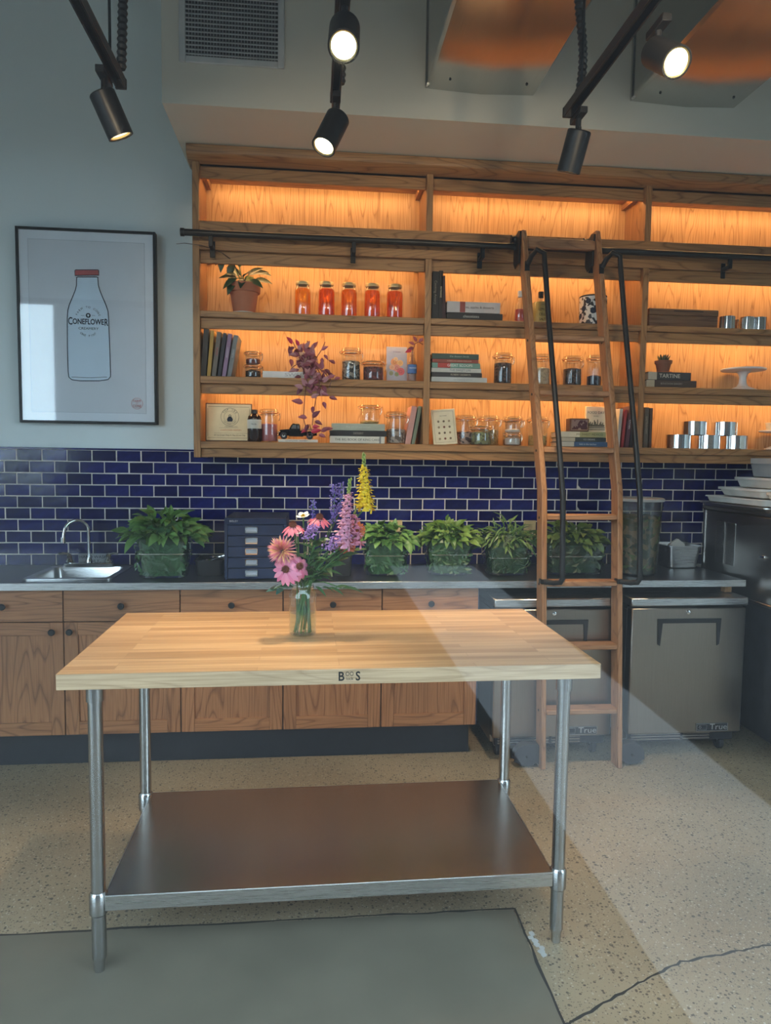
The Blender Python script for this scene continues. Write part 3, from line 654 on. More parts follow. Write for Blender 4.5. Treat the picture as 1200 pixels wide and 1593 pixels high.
for idx, lab in units:
    xa, xb = cabx[idx[0]], cabx[idx[-1]]
    t = thing('base_cabinet', lab, 'cabinet', ((xa+xb)/2, YD, 0), group='oak base cabinets')
    wpart('carcass', MB().box(xa+.001, xb-.001, YD+.021, WY-.015, ZD0, ZK-.034 if len(idx) == 2 else .74), M['matt'], t)
    wpart('toe_kick', MB().box(xa, xb-(.0 if xb < .8 else .02), YD+.075, YD+.09, 0, ZD0), M['rubber'], t)
    for a, b in zip(idx, idx[1:]):
        x0, x1 = cabx[a], cabx[b]; mid = (x0+x1)/2
        front(x0, x1, ZDR, ZD1, t, 'drawer', False, (mid, .795))
        kx = x1-.048 if (len(idx) == 3 and a == 0) else x0+.032 if len(idx) == 3 else x1-.04
        front(x0, x1, ZD0, ZDR, t, 'door', True, (kx, ZDR-.045))
    if xb > .8: wpart('end_panel', MB().box(xb-.001, xb+.004, YD+.004, WY-.015, ZD0, ZK-.034), M['navy'], t)
t = thing('base_cabinet', 'oak cabinet at the far left, cut by the frame edge', 'cabinet', ((CX0+cabx[0])/2, YD, 0), group='oak base cabinets')
wpart('carcass', MB().box(CX0, cabx[0]-.001, YD+.021, WY-.015, ZD0, ZK-.034), M['matt'], t); wpart('toe_kick', MB().box(CX0, cabx[0], YD+.075, YD+.09, 0, ZD0), M['rubber'], t)
front(CX0, cabx[0], ZDR, ZD1, t, 'drawer', False, None); front(CX0, cabx[0], ZD0, ZDR, t, 'door', True, None)

# ------------------------------------------------------------------ undercounter fridges
def fridge(x0, x1, label):
    yf, zt, zb = 3.372, .828, .125
    t = thing('undercounter_fridge', label, 'fridge', ((x0+x1)/2, 3.62, 0), group='steel undercounter fridges')
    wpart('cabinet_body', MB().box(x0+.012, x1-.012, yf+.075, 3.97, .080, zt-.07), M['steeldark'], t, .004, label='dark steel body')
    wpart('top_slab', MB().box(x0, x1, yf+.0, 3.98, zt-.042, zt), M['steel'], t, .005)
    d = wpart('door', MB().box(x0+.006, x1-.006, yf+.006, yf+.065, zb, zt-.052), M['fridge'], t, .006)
    wpart('gasket', MB().box(x0+.016, x1-.016, yf+.062, yf+.078, zb+.008, zt-.05), M['rubber'], t)
    cx = (x0+x1)/2; hw = .167; zh = zt-.107
    q = MB()                                                   # recessed handle: black bracket with slanting arms
    q.prism([(cx-hw, zh), (cx+hw, zh), (cx+hw-.006, zh-.130), (cx+hw-.018, zh-.138), (cx+hw-.024, zh-.022), (cx-hw+.024, zh-.022), (cx-hw+.014, zh-.138), (cx-hw+.004, zh-.130)], yf-.0015, yf+.007)
    wpart('handle', q, M['blackp'], d, label='black recessed handle')
    wpart('handle_pocket', MB().prism([(cx-hw+.024, zh-.022), (cx+hw-.024, zh-.022), (cx+hw-.019, zh-.138), (cx-hw+.015, zh-.138)], yf+.002, yf+.0075), M['fridge'], d)
    wpart('lock', MB().lathe([(.010, 0), (.010, .006), (.006, .007)], (cx-.008, yf+.006, zt-.075), 14, Matrix.Rotation(PI/2, 3, 'X'), True, True), M['chrome'], d)
    bx = x1-.165; bz = zb+.032
    bd = wpart('badge', MB().box(bx-.085, bx+.085, yf+.001, yf+.007, bz-.020, bz+.020), M['rubber'], d, .002)
    q = MB(); 
    for a in ((-.085, .085, .0185, .020), (-.085, .085, -.020, -.0185), (-.085, -.0835, -.02, .02), (.0835, .085, -.02, .02), (-.080, -.028, -.013, -.012), (-.080, -.028, .012, .013), (-.080, -.079, -.012, .012), (-.029, -.028, -.012, .012)): q.box(bx+a[0], bx+a[1], yf-.0005, yf+.002, bz+a[2], bz+a[3])
    ring2d(q, (bx-.064, bz), .005, .0065, yf-.0005, yf+.002, 14)
    wpart('badge_lines', q, M['silver'], d)
    text('True', .042, M['silver'], d, Vector((bx+.035, yf+.0002, bz))-Vector(t.location), sx=1.15)
    q = MB(); q.box(x0+.03, x1-.02, yf+.05, yf+.07, .070, .124); wpart('grille_frame', q, M['rubber'], t, .003)
    for k in range(3):
        for a, b in ((x0+.045, x0+.31), (x0+.325, x1-.15)): wpart('grille_slat', MB().box(a, b, yf+.043, yf+.052, .080+k*.014, .087+k*.014), M['steeldark'], t, .001)
    for x in (x0+.06, x1-.06):
        for y in (yf+.11, 3.9):
            c = wpart('caster', MB().lathe([(.004, -.014), (.034, -.012), (.037, -.008), (.037, .008), (.034, .012), (.004, .012)], (x, y, .037), 18, Matrix.Rotation(PI/2, 3, 'Y')), M['rubber'], t)
            wpart('caster_fork', MB().box(x-.020, x+.020, y-.018, y+.018, .050, .081), M['steel'], c, .003)
fridge(.889, 1.512, 'steel undercounter fridge behind the wooden ladder')
fridge(1.588, 2.208, 'steel undercounter fridge to the right of the ladder')

# ------------------------------------------------------------------ ice machine and what stands on it
IX0, IX1, IY0, IY1 = 2.262, 3.02, 3.10, 3.93
t = ice = thing('ice_machine', 'tall stainless ice machine with louvred side at the right edge', 'ice machine', ((IX0+IX1)/2, (IY0+IY1)/2, 0))
wpart('head_unit', MB().box(IX0, IX1, IY0+.05, IY1, .800, 1.240), M['steeldark'], t, .008)
wpart('top_cap', MB().box(IX0-.004, IX1, IY0+.04, IY1+.004, 1.240, 1.262), M['steeldark'], t, .005)
wpart('side_seam', MB().box(IX0-.005, IX0+.002, IY1-.035, IY1-.028, .93, 1.235), M['steel'], t)
wpart('bin_unit', MB().box(IX0, IX1, IY0-.02, IY1, .12, .795), M['darkbin'], t, .008, label='dark steel ice bin')
wpart('bin_lip', MB().box(IX0-.003, IX1, IY0-.02, IY1, .786, .803), M['steeldark'], t, .003)
for c0, zs, n_, y0 in ((0, (.955, 1.185), 40, 3.60), (0, (.955, 1.185), 40, 3.70), (1, (.33, .69), 44, 3.15)):
    for k in range(n_):
        z = zs[0]+(zs[1]-zs[0])*k/n_
        wpart('louvre', MB().prism([(IX0-.006, z), (IX0+.002, z+.004), (IX0+.002, z)], y0, y0+.078), M['steel'], t)
q = MB().box(IX0-.008, IX0+.001, 3.335, 3.375, 1.03, 1.045); wpart('side_latch', q, M['chrome'], t, .002)
for x in (IX0+.06, IX1-.06):
    for y in (IY0+.05, IY1-.06): wpart('foot', MB().lathe([(.03, 0), (.028, .012), (.018, .02), (.018, .12)], (x, y, 0), 12, None, True, True), M['steel'], t)
def tray(label, x, y, z, w_, d_, h_, m, name='food_container', cat='container', lip=.012, rz=0, taper=.9):
    t = thing(name, label, cat, (x, y, z), (0, 0, rz), group='trays and containers stacked on the ice machine')
    part('body', MB().rloft([(w_*taper-.02, d_*taper-.02, .0, .02), (w_*taper, d_*taper, .004, .03), (w_, d_, h_-.003, .035), (w_-.008, d_-.008, h_-.003, .033), (w_*taper-.008, d_*taper-.008, .008, .028)], cap0=True, cap1=True), m, t)
    part('rim', MB().rloft([(w_, d_, h_-lip, .035), (w_+.016, d_+.016, h_-lip, .04), (w_+.016, d_+.016, h_, .04), (w_-.006, d_-.006, h_, .034), (w_-.006, d_-.006, h_-lip, .034)], cap0=False), m, t)
    return t
Z0 = 1.262
tray('pale flat sheet tray lying lowest on the ice machine', 2.43, 3.58, Z0, .44, .60, .026, M['steel'], 'sheet_tray', 'tray', .006, taper=.95)
tray('second pale flat tray in the pile on the ice machine', 2.44, 3.60, Z0+.0265, .42, .52, .036, M['whitepl'], 'sheet_tray', 'tray', .006, .03, .95)
tray('white lidless container in the middle of the pile on the ice machine', 2.48, 3.64, Z0+.063, .38, .40, .048, M['whitepl'], rz=.02)
tray('upper white container under the grey tub on the ice machine', 2.53, 3.64, Z0+.1115, .32, .36, .056, M['whitepl'], rz=-.03)
tray('deep grey tub on top of the pile on the ice machine', 2.62, 3.63, Z0+.168, .36, .36, .105, M['greylid'], lip=.030)
tray('small white dish in front on the pile on the ice machine', 2.37, 3.385, Z0+.063, .13, .09, .034, M['whitepl'])

# ------------------------------------------------------------------ rolling ladder
t = ladder = thing('library_ladder', 'bent oak rolling ladder with black handrails hooked on the rail', 'ladder', (1.31, 3.33, 0))
DEP, TH = .082, .026
PL = [at(816, 357, 3.585), at(822, 440, 3.545), at(848, 765, 3.295), atz(846, 1198, 0)]
PR = [at(931, 358, 3.585), at(938, 440, 3.545), at(966, 765, 3.295), atz(965, 1196, 0)]
for P_ in (PL, PR): P_[1] = P_[0].lerp(P_[2], .22)
def stile(P_):
    vs = []; fs = []
    for i, p in enumerate(P_):
        for dx in (-TH/2, TH/2):
            for dy in (0, DEP if i else .075): vs.append((p.x+dx, p.y+dy, p.z))
    n_ = len(P_)
    for i in range(n_-1):
        a = 4*i; b = a+4; fs += [(a, a+2, b+2, b), (a+1, b+1, b+3, a+3), (a, b, b+1, a+1), (a+2, a+3, b+3, b+2)]
    fs += [(0, 1, 3, 2), (4*n_-4, 4*n_-2, 4*n_-1, 4*n_-3)]
    return MB().faces(vs, fs)
def onstile(P_, z):
    for a, b in zip(P_, P_[1:]):
        if b.z <= z <= a.z: return a.lerp(b, (a.z-z)/(a.z-b.z))
    return P_[0]
for P_ in (PL, PR):
    st = wpart('stile', stile(P_), M['ladz'], t, .004)
    for z in (2.10, 1.83, 1.555, 1.232, .91, .60, .285):
        c = onstile(P_, z); wpart('bolt', MB().lathe([(.006, 0), (.006, .003)], (c.x-TH/2, c.y+DEP*.5, z), 8, Matrix.Rotation(-PI/2, 3, 'Y'), True, True), M['black'], st)
for z in (2.112, 1.838, 1.560, 1.238, .917, .606, .288):
    a, b = onstile(PL, z), onstile(PR, z)
    y0 = min(a.y, b.y)+.002
    wpart('rung', MB().faces([(a.x+TH/2, y0, z-.014), (b.x-TH/2, y0, z-.014), (b.x-TH/2, y0+DEP-.006, z-.014), (a.x+TH/2, y0+DEP-.006, z-.014), (a.x+TH/2, y0, z+.012), (b.x-TH/2, y0, z+.012), (b.x-TH/2, y0+DEP-.006, z+.012), (a.x+TH/2, y0+DEP-.006, z+.012)], [(0, 3, 2, 1), (4, 5, 6, 7), (0, 1, 5, 4), (1, 2, 6, 5), (2, 3, 7, 6), (3, 0, 4, 7)]), M['ladx'], t, .004)
a, b = onstile(PL, 2.585), onstile(PR, 2.585)
wpart('top_rail', MB().box(a.x+TH/2, b.x-TH/2, a.y+.02, a.y+.045, 2.575, 2.625), M['ladx'], t, .004)
for P_ in (PL, PR):
    top = onstile(P_, 2.48); low = onstile(P_, .925)
    sx = .062
    pts = [(top.x+.002, top.y-.006, top.z), (top.x+.015, top.y-.03, top.z+.035), (top.x+.03, top.y-.062, top.z+.055), (top.x+sx, top.y-.078, top.z+.035), (top.x+sx+.004, top.y-.080, top.z-.02)]
    for z in (2.2, 1.9, 1.6, 1.34, 1.2, 1.0):
        c = onstile(P_, z); pts.append((c.x+sx, c.y-.075, z))
    pts += [(low.x+sx, low.y-.075, .955), (low.x+sx-.006, low.y-.065, .935), (low.x+sx-.03, low.y-.04, .928), (low.x, low.y-.004, .928)]
    h = wpart('handrail', MB().tube(pts, .0130, 12), M['black'], t, label='black metal handrail')
    q = MB(); q.box(top.x-.012, top.x+.012, top.y-.008, top.y+.002, top.z-.035, top.z+.015); q.box(low.x-TH/2-.006, low.x+.02, low.y-.010, low.y+.03, .917, .940)
    wpart('mounting_plate', q, M['black'], h, .002)
    c = onstile(P_, 2.60); x = c.x-TH/2-.0065
    q = MB().prismx([(c.y+.015, 2.655), (c.y+.05, 2.665), (RY+.030, 2.64), (RY+.034, RZ+.02), (RY+.020, RZ+.0), (RY+.026, RZ-.08), (RY-.005, RZ-.115), (c.y+.03, RZ-.10), (c.y+.025, RZ-.02)], x-.004, x+.004)
    wpart('hook_plate', q, M['black'], t, .0015)
    wpart('hook_roller', MB().lathe([(.004, -.012), (.021, -.012), (.016, 0), (.021, .012), (.004, .012)], (x-.014, RY-.002, RZ+.037), 16, Matrix.Rotation(PI/2, 3, 'Y')), M['black'], t)
for P_, s in ((PL, -1), (PR, 1)):
    b = P_[-1]; xi = b.x+s*(TH/2+.001); cx = xi+s*.062; cy = b.y+.055
    R = Matrix.Rotation(PI/2, 3, 'X')
    wpart('wheel', MB().lathe([(.004, -.014), (.050, -.014), (.055, -.009), (.055, .009), (.050, .014), (.004, .014)], (cx, cy, .0555), 24, R), M['rubber'], t)
    prof = [(xi, .016), (xi, .112), (cx, .118)]+[(cx+s*.062*math.cos(a), .056+.062*math.sin(a)) for a in [PI/2*(1-k/8) for k in range(1, 9)]]+[(cx+s*.064, .030), (cx+s*.050, .026), (cx+s*.030, .010), (cx-s*.030, .010), (cx-s*.045, .024)]
    wpart('wheel_guard', MB().prism(prof, cy-.026, cy-.020), M['rubber'], t, .002); wpart('wheel_guard', MB().prism(prof, cy+.020, cy+.026), M['rubber'], t, .002)
    wpart('axle_bolt', MB().lathe([(.007, 0), (.007, .005), (.004, .006)], (cx, cy-.026, .0555), 10, R, True, True), M['black'], t)
    q = MB(); hl = prof[1:11]
    for (x0, z0), (x1, z1) in zip(hl, hl[1:]):
        q.faces([(x0, cy-.021, z0), (x0, cy+.021, z0), (x1, cy+.021, z1), (x1, cy-.021, z1), (x0*.96+cx*.04, cy-.021, z0-.004), (x0*.96+cx*.04, cy+.021, z0-.004), (x1*.96+cx*.04, cy+.021, z1-.004), (x1*.96+cx*.04, cy-.021, z1-.004)], [(0, 1, 2, 3), (7, 6, 5, 4), (0, 4, 5, 1), (3, 2, 6, 7), (0, 3, 7, 4), (1, 5, 6, 2)])
    wpart('wheel_cover', q, M['rubber'], t)

# ------------------------------------------------------------------ work table
TW, TD, TH_ = 1.524, .762, .9185
t = table = thing('work_table', 'butcher block work table with steel legs and undershelf', 'table', (.0789, 1.9607, 0), (0, 0, .0088))
tp = part('table_top', MB().box(-TW/2, TW/2, 0, TD, TH_-.0445, TH_), M['butcher'], t, .0012, label='maple butcher block top')
link('edge_board', MB().box(-TW/2+.001, TW/2-.001, -.0012, .001, TH_-.0435, TH_-.0015).mesh('edge_board', .0004), M['maplex'], tp)
text('B', .036, M['matt'], tp, (.004, -.0016, TH_-.0225), sx=.9, bold=.0007); text('OO', .017, M['matt'], tp, (.0275, -.0016, TH_-.0150), sx=.85); text('lock', .0125, M['matt'], tp, (.0275, -.0016, TH_-.0285)); text('S', .036, M['matt'], tp, (.051, -.0016, TH_-.0225), sx=.85, bold=.0007)
ZSH = .238
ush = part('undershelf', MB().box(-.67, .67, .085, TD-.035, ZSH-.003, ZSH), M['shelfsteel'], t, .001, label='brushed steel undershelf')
q = MB(); q.box(-.668, .668, .083, .088, ZSH-.045, ZSH); q.box(-.668, .668, .088, .105, ZSH-.046, ZSH-.043); q.box(-.668, .668, TD-.038, TD-.033, ZSH-.045, ZSH); q.box(-.672, -.667, .12, TD-.07, ZSH-.045, ZSH); q.box(.667, .672, .12, TD-.07, ZSH-.045, ZSH)
link('shelf_lip', q.mesh('shelf_lip', .001), M['steel'], ush)
for x in (-.690, .690):
    for y in (.100, TD-.045):
        lg = part('leg', MB().lathe([(.0205, .048), (.0205, TH_-.105)], (x, y, 0), 24, None, True, True), M['steelz'], t)
        link('socket', MB().lathe([(.0245, TH_-.108), (.0245, TH_-.048), (.045, TH_-.046), (.045, TH_-.0446)], (x, y, 0), 24, None, True, True).mesh('socket'), M['steelz'], lg)
        link('collar', MB().lathe([(.0215, ZSH-.062), (.0262, ZSH-.056), (.0262, ZSH+.0), (.0215, ZSH+.008)], (x, y, 0), 24, None, True, True).mesh('collar'), M['steelz'], lg)
        link('foot', MB().lathe([(.009, .0), (.0145, .004), (.0150, .03), (.0185, .040), (.0205, .048)], (x, y, 0), 20, None, True).mesh('foot'), M['steelz'], lg)

# ================================================================== things on the counter
LEAF = [leafmesh('leaf', .075, .040, .35, .5), leafmesh('leaf', .065, .036, .2, .9), leafmesh('leaf', .055, .028, .45, .3), leafmesh('leaf', .085, .042, .3, 1.1)]
NARROW = [leafmesh('leaf', .06, .010, .2, .6), leafmesh('leaf', .075, .011, .2, 1.1), leafmesh('leaf', .05, .009, .3, .2)]
def setmat(ms, m):
    out = []
    for me in ms:
        c = me.copy(); c.materials.append(m); out.append(c)
    return out
def herb_tub(label, x0, x1, yf, h, leaves, n, mound, rich, seed, lean=0, spread=1., size=1.):
    rnd = random.Random(seed)
    w_ = x1-x0; d_ = .20; cx = (x0+x1)/2; cy = yf+d_/2
    t = thing('herb_tub', label, 'herb tub', (cx, cy, ZK+.0012), group='clear tubs of fresh herbs on the worktop')
    part('tub', MB().rloft([(w_*.86-.03, d_*.86-.03, 0, .03), (w_*.86, d_*.86, .006, .04), (w_*.95, d_*.95, h*.62, .042), (w_*.975, d_*.975, h*.63, .044), (w_*1.02, d_*1.02, h-.006, .046), (w_*1.06, d_*1.06, h-.006, .048), (w_*1.06, d_*1.06, h, .048), (w_*1.01, d_*1.01, h, .046)]), M['tub'], t, label='clear plastic tub')
    part('fill_line', MB().rloft([(w_*.955, d_*.955, h*.618, .042), (w_*.985, d_*.985, h*.62, .044), (w_*.985, d_*.985, h*.635, .044)], cap0=False), M['wire'], t)
    q = MB()                                                   # leaves pressed against the walls, and the mass behind them
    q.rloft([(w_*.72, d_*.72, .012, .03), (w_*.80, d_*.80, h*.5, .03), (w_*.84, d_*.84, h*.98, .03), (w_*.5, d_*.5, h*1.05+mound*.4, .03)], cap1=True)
    for k in range(190):
        s_ = rnd.random(); z = rnd.uniform(.02, h*.92); f_ = .84+.1*z/h
        sx, sy = w_*f_/2-.004, d_*f_/2-.004
        if rnd.random() < .6: p = Vector((rnd.uniform(-sx, sx), -sy, z)); nrm = Vector((0, -1, 0))
        else: p = Vector((rnd.choice((-1, 1))*sx, rnd.uniform(-sy, sy), z)); nrm = Vector((1 if p.x > 0 else -1, 0, 0))
        nrm = (nrm+Vector((rnd.uniform(-.5, .5), rnd.uniform(-.2, .2), rnd.uniform(-.5, .5)))).normalized()
        a = rnd.uniform(0, 2*PI); tng = nrm.orthogonal().normalized(); d = tng*math.cos(a)+nrm.cross(tng)*math.sin(a)
        L = rnd.uniform(.03, .055); b = nrm.cross(d)*L*(.22 if leaves is not NARROW else .09); e = p+d*L; mid = p+d*L*.5+nrm*.002
        lim = lambda v: Vector((max(-w_*.475, min(w_*.475, v.x)), max(-d_*.475, min(d_*.475, v.y)), max(.01, min(h*.97, v.z))))
        q.faces([lim(p), lim(mid+b), lim(e), lim(mid-b)], [(0, 1, 2, 3)])
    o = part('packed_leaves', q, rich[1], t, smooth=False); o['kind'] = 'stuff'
    ms = setmat(leaves, rich[0])
    for k in range(14):                                        # stems
        a = rnd.uniform(0, 2*PI); r = rnd.uniform(.1, .9)
        p0 = Vector((math.cos(a)*w_*.34*r, math.sin(a)*d_*.30*r, h*.8)); p1 = p0*1.12+Vector((0, 0, mound*rnd.uniform(.5, 1.)+h*.05))
        part('stem', MB().tube([p0, p0.lerp(p1, .5)+Vector((.004, 0, 0)), p1], [.003, .0026, .002], 5), M['stemg'], t)
    for k in range(n):
        a = rnd.uniform(0, 2*PI); r = math.sqrt(rnd.random())
        rim = r > .62
        px_, py_ = math.cos(a)*w_*.50*r*spread, math.sin(a)*d_*.52*r
        pz = h*.98+mound*(1-r*r*.85)*rnd.uniform(.25, 1.)
        d = Vector((math.cos(a)*(.35+r), math.sin(a)*(.35+r)-.25, rnd.uniform(-.7 if rim else .0, 1.1)))+Vector((rnd.uniform(-.6, .6), rnd.uniform(-.5, .3), rnd.uniform(-.4, .5)))
        up = Vector((rnd.uniform(-.5, .5), -.5+rnd.uniform(-.4, .4), 1))
        link('leaf', rnd.choice(ms), None, t, mw=orient((px_, py_, pz), d, up, rnd.uniform(.7, 1.2)*size))
    return t
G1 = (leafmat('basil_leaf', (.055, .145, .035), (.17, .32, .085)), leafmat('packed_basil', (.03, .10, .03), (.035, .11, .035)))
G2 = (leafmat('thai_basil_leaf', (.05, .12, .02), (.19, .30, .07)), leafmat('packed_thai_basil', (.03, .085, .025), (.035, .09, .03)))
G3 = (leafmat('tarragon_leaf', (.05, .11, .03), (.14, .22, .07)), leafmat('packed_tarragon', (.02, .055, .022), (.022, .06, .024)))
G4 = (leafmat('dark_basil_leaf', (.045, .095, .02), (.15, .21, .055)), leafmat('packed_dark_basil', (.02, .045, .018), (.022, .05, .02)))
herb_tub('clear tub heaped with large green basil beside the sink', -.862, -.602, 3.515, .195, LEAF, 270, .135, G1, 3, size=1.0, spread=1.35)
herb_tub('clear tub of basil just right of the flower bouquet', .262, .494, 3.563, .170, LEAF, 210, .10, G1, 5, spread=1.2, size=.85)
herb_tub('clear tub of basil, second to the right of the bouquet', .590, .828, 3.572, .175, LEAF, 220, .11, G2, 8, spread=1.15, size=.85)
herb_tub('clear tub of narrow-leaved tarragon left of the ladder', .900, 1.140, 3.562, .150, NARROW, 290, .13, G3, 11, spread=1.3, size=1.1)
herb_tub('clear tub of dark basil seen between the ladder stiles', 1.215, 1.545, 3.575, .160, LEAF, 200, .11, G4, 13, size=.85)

# navy drawer cabinet
bx0, bx1, by0, bz1 = -.424, -.125, 3.500, 1.260
a = at(349, 806, by0); bz1 = a.z
t = thing('drawer_cabinet', 'navy blue steel multi-drawer cabinet behind the bouquet', 'drawer unit', ((bx0+bx1)/2, by0+.2, ZK+.0012))
zb = ZK+.0012
wpart('cabinet_body', MB().box(bx0, bx1, by0+.012, by0+.40, zb, bz1), M['navy'], t, .003)
wpart('cabinet_front_frame', MB().box(bx0, bx1, by0, by0+.012, bz1-.030, bz1), M['navy'], t, .002)
nd = 5; zh = (bz1-.032-zb-.004)/nd
for k in range(nd):
    z0 = zb+.003+k*zh
    d = wpart('drawer', MB().box(bx0+.016, bx1-.016, by0-.001, by0+.012, z0+.0015, z0+zh-.0015), M['navy'], t, .002)
    cx = (bx0+bx1)/2-.020; q = MB(); cz = z0+zh*.55
    for e in ((-.030, -.026, -.014, .016), (.026, .030, -.014, .016), (-.030, .030, .012, .016), (-.030, .030, -.016, -.008)): q.box(cx+e[0], cx+e[1], by0-.008, by0-.0008, cz+e[2], cz+e[3])
    wpart('label_handle', q, M['chrome'], d, .001)
    wpart('label_card', MB().box(cx-.026, cx+.026, by0-.0022, by0-.0008, cz-.008, cz+.012), M['greyink'], d)
wpart('side_rail', MB().box(bx0, bx0+.014, by0-.002, by0+.012, zb, bz1-.03), M['navy'], t, .001); wpart('side_rail', MB().box(bx1-.014, bx1, by0-.002, by0+.012, zb, bz1-.03), M['navy'], t, .001)
text('BISLEY', .013, M['silver'], t, Vector((bx0+.045, by0-.001, bz1-.015))-Vector(t.location), sx=1.1)

def bin_(label, x0, x1, yf, h, m, inside=None, d_=.25):
    t = thing('storage_bin', label, 'bin', ((x0+x1)/2, yf+d_/2, ZK+.0012), group='black bins on the worktop')
    w_ = x1-x0
    part('bin_body', MB().rloft([(w_*.88, d_*.88, 0, .015), (w_, d_, h, .018), (w_+.012, d_+.012, h, .02), (w_+.012, d_+.012, h+.005, .02), (w_-.006, d_-.006, h+.005, .016), (w_*.86, d_*.86, .006, .014)], cap1=True), m, t)
    return t
b1 = bin_('small black bin with steel scoops beside the navy drawer unit', -.582, -.446, 3.602, .075, M['blackp'], d_=.2)
for k, (x, y, r) in enumerate(((-.53, 3.68, .4), (-.50, 3.72, -.2))):
    t = thing('scoop', ('steel scoop lying on the left in the small black bin', 'steel scoop lying on the right in the small black bin')[k], 'scoop', (x, y, ZK+.060+k*.012), (.1, 0, r), group='scoops in the black bin')
    part('bowl', MB().lathe([(.001, -.010), (.014, -.007), (.020, 0), (.018, .001), (.012, -.005)], (0, 0, .012), 14, sx=1.3), M['chrome'], t); part('handle', MB().tube([(.022, 0, .012), (.06, .005, .02), (.085, .006, .018)], .004, 8), M['chrome'], t)
bin_('small black bin between the bouquet and the basil tubs', .100, .204, 3.585, .125, M['blackp'], d_=.2)

# tall cloudy bin and steel pan
t = thing('herb_bin', 'tall cloudy round bin full of dried herbs right of the ladder', 'bin', (1.735, 3.65, ZK+.0012))
hb = .395
part('bin_wall', MB().lathe([(.001, .002), (.098, 0), (.104, .006), (.122, hb-.04), (.128, hb-.04), (.128, hb-.032), (.124, hb-.032), (.127, hb)], seg=36), M['bin'], t)
part('lid', MB().lathe([(.128, hb-.004), (.132, hb-.004), (.132, hb+.010), (.122, hb+.014), (.118, hb+.009), (.001, hb+.009)], seg=36), M['greylid'], t)
part('herbs', MB().lathe([(.001, .008), (.092, .008), (.097, .02), (.112, .25), (.113, .30), (.09, .315), (.001, .31)], seg=30), speckle('dried_herbs', (.05, .065, .028), (.24, .17, .085), 42, .8, .35, .75), t)
q = MB()
for k in range(70):
    a = random.uniform(0, 2*PI); z = random.uniform(.02, .31); r = .098+.016*z/.31
    p = Vector((r*math.cos(a), r*math.sin(a), z)); tg = Vector((-math.sin(a), math.cos(a), random.uniform(-1, 1))).normalized()*random.uniform(.015, .03); b = Vector((0, 0, 1)).cross(tg).normalized()*.003+Vector((0, 0, .006))
    q.faces([p-tg, p+b, p+tg, p-b], [(0, 1, 2, 3)])
o = part('herb_flecks', q, G3[0], t, smooth=False); o['kind'] = 'stuff'
t = thing('steel_pan', 'deep steel pan on the worktop in front of the tiles by the ice machine', 'pan', (2.095, 3.90, ZK+.0012))
part('pan_body', MB().rloft([(.16, .16, 0, .03), (.175, .175, .006, .035), (.20, .20, .125, .03), (.225, .225, .125, .035), (.225, .225, .129, .035), (.196, .196, .129, .03), (.17, .17, .01, .03)], cap1=True), M['steel'], t)
t = thing('paper_packet', 'folded white paper packet poking out of the steel pan', 'packet', (2.075, 3.87, ZK+.06)); part('packet', MB().prism([(-.05, 0), (.05, 0), (.045, .075), (.005, .105), (-.045, .072)], -.012, .012), M['whitepl'], t, .002)
for nm, x in (('lid_bundle', 2.13),):
    t = thing('lid', 'round pale lid leaning inside the steel pan', 'lid', (x, 3.91, ZK+.018), (-1.25, 0, .2)); part('disc', MB().lathe([(.001, 0), (.05, 0), (.055, .004), (.05, .008), (.001, .007)], (0, .058, 0), 20), M['paper'], t)

# ================================================================== jar of flowers on the table
JX, JY, JZ = -.030, 2.352, TH_+.0012
t = thing('mason_jar', 'clear glass mason jar of water holding the bouquet', 'jar', (JX, JY, JZ))
def mason_profile(r, h): return [(.001, .004), (r*.8, .0), (r*.97, .006), (r, .016), (r, h*.74), (r*.97, h*.80), (r*.80, h*.88), (r*.77, h*.90), (r*.80, h*.915), (r*.77, h*.93), (r*.80, h*.955), (r*.77, h*.97), (r*.77, h)]
part('glass_body', MB().lathe(mason_profile(.0455, .172), seg=32), M['jar'], t)
part('water', MB().lathe([(.001, .006), (.040, .006), (.0425, .014), (.0425, .075), (.001, .075)], seg=28), M['water'], t)
part('neck_rings', MB().tube([(.0365*math.cos(a), .0365*math.sin(a), .160) for a in [2*PI*k/28 for k in range(28)]], .0018, 6, True), M['jar'], t)
text('Ball', .026, M['jar'], t, (0, -.0458, .10))
def stem(t, hd, foot, m=None, r=.0028):
    base = Vector(foot); neck = Vector((JX+(hd.x-JX)*.10+random.uniform(-.012, .012), JY+random.uniform(-.014, .014), JZ+.172)); top = Vector(hd)
    o = Vector(t.location); pts = [base-o, (base*.5+neck*.5)-o, neck-o, neck.lerp(top, .5)+Vector((0, 0, .012))-o, top-o]
    part('stem', MB().tube(pts, r, 7), m or M['stemg'], t)
def foot(): a = random.uniform(0, 2*PI); return (JX+.028*math.cos(a), JY+.028*math.sin(a), JZ+.010)
def flower(name, label, u, v, Y=None, group='cut flowers in the mason jar'):
    p = at(u, v, Y or JY); return thing(name, label, 'flower', p, group=group), p
PETAL = leafmesh('petal', .040, .013, -.25, .55, 5, .8)
def petals(t, n, L, d, droop, m, off=0, wscale=1., r0=.008, ms=PETAL):
    me = ms.copy(); me.materials.clear(); me.materials.append(m); d = Vector(d).normalized(); u = d.orthogonal().normalized(); v = d.cross(u)
    for k in range(n):
        a = 2*PI*(k+off)/n+random.uniform(-.08, .08); rad = u*math.cos(a)+v*math.sin(a); dd = (rad-d*(droop+random.uniform(-.08, .08))).normalized()
        mw = orient(rad*r0, dd, d, 1) @ Matrix.Diagonal((L/.040, L/.040*wscale, L/.040, 1)); link('petal', me, None, t, mw=mw)
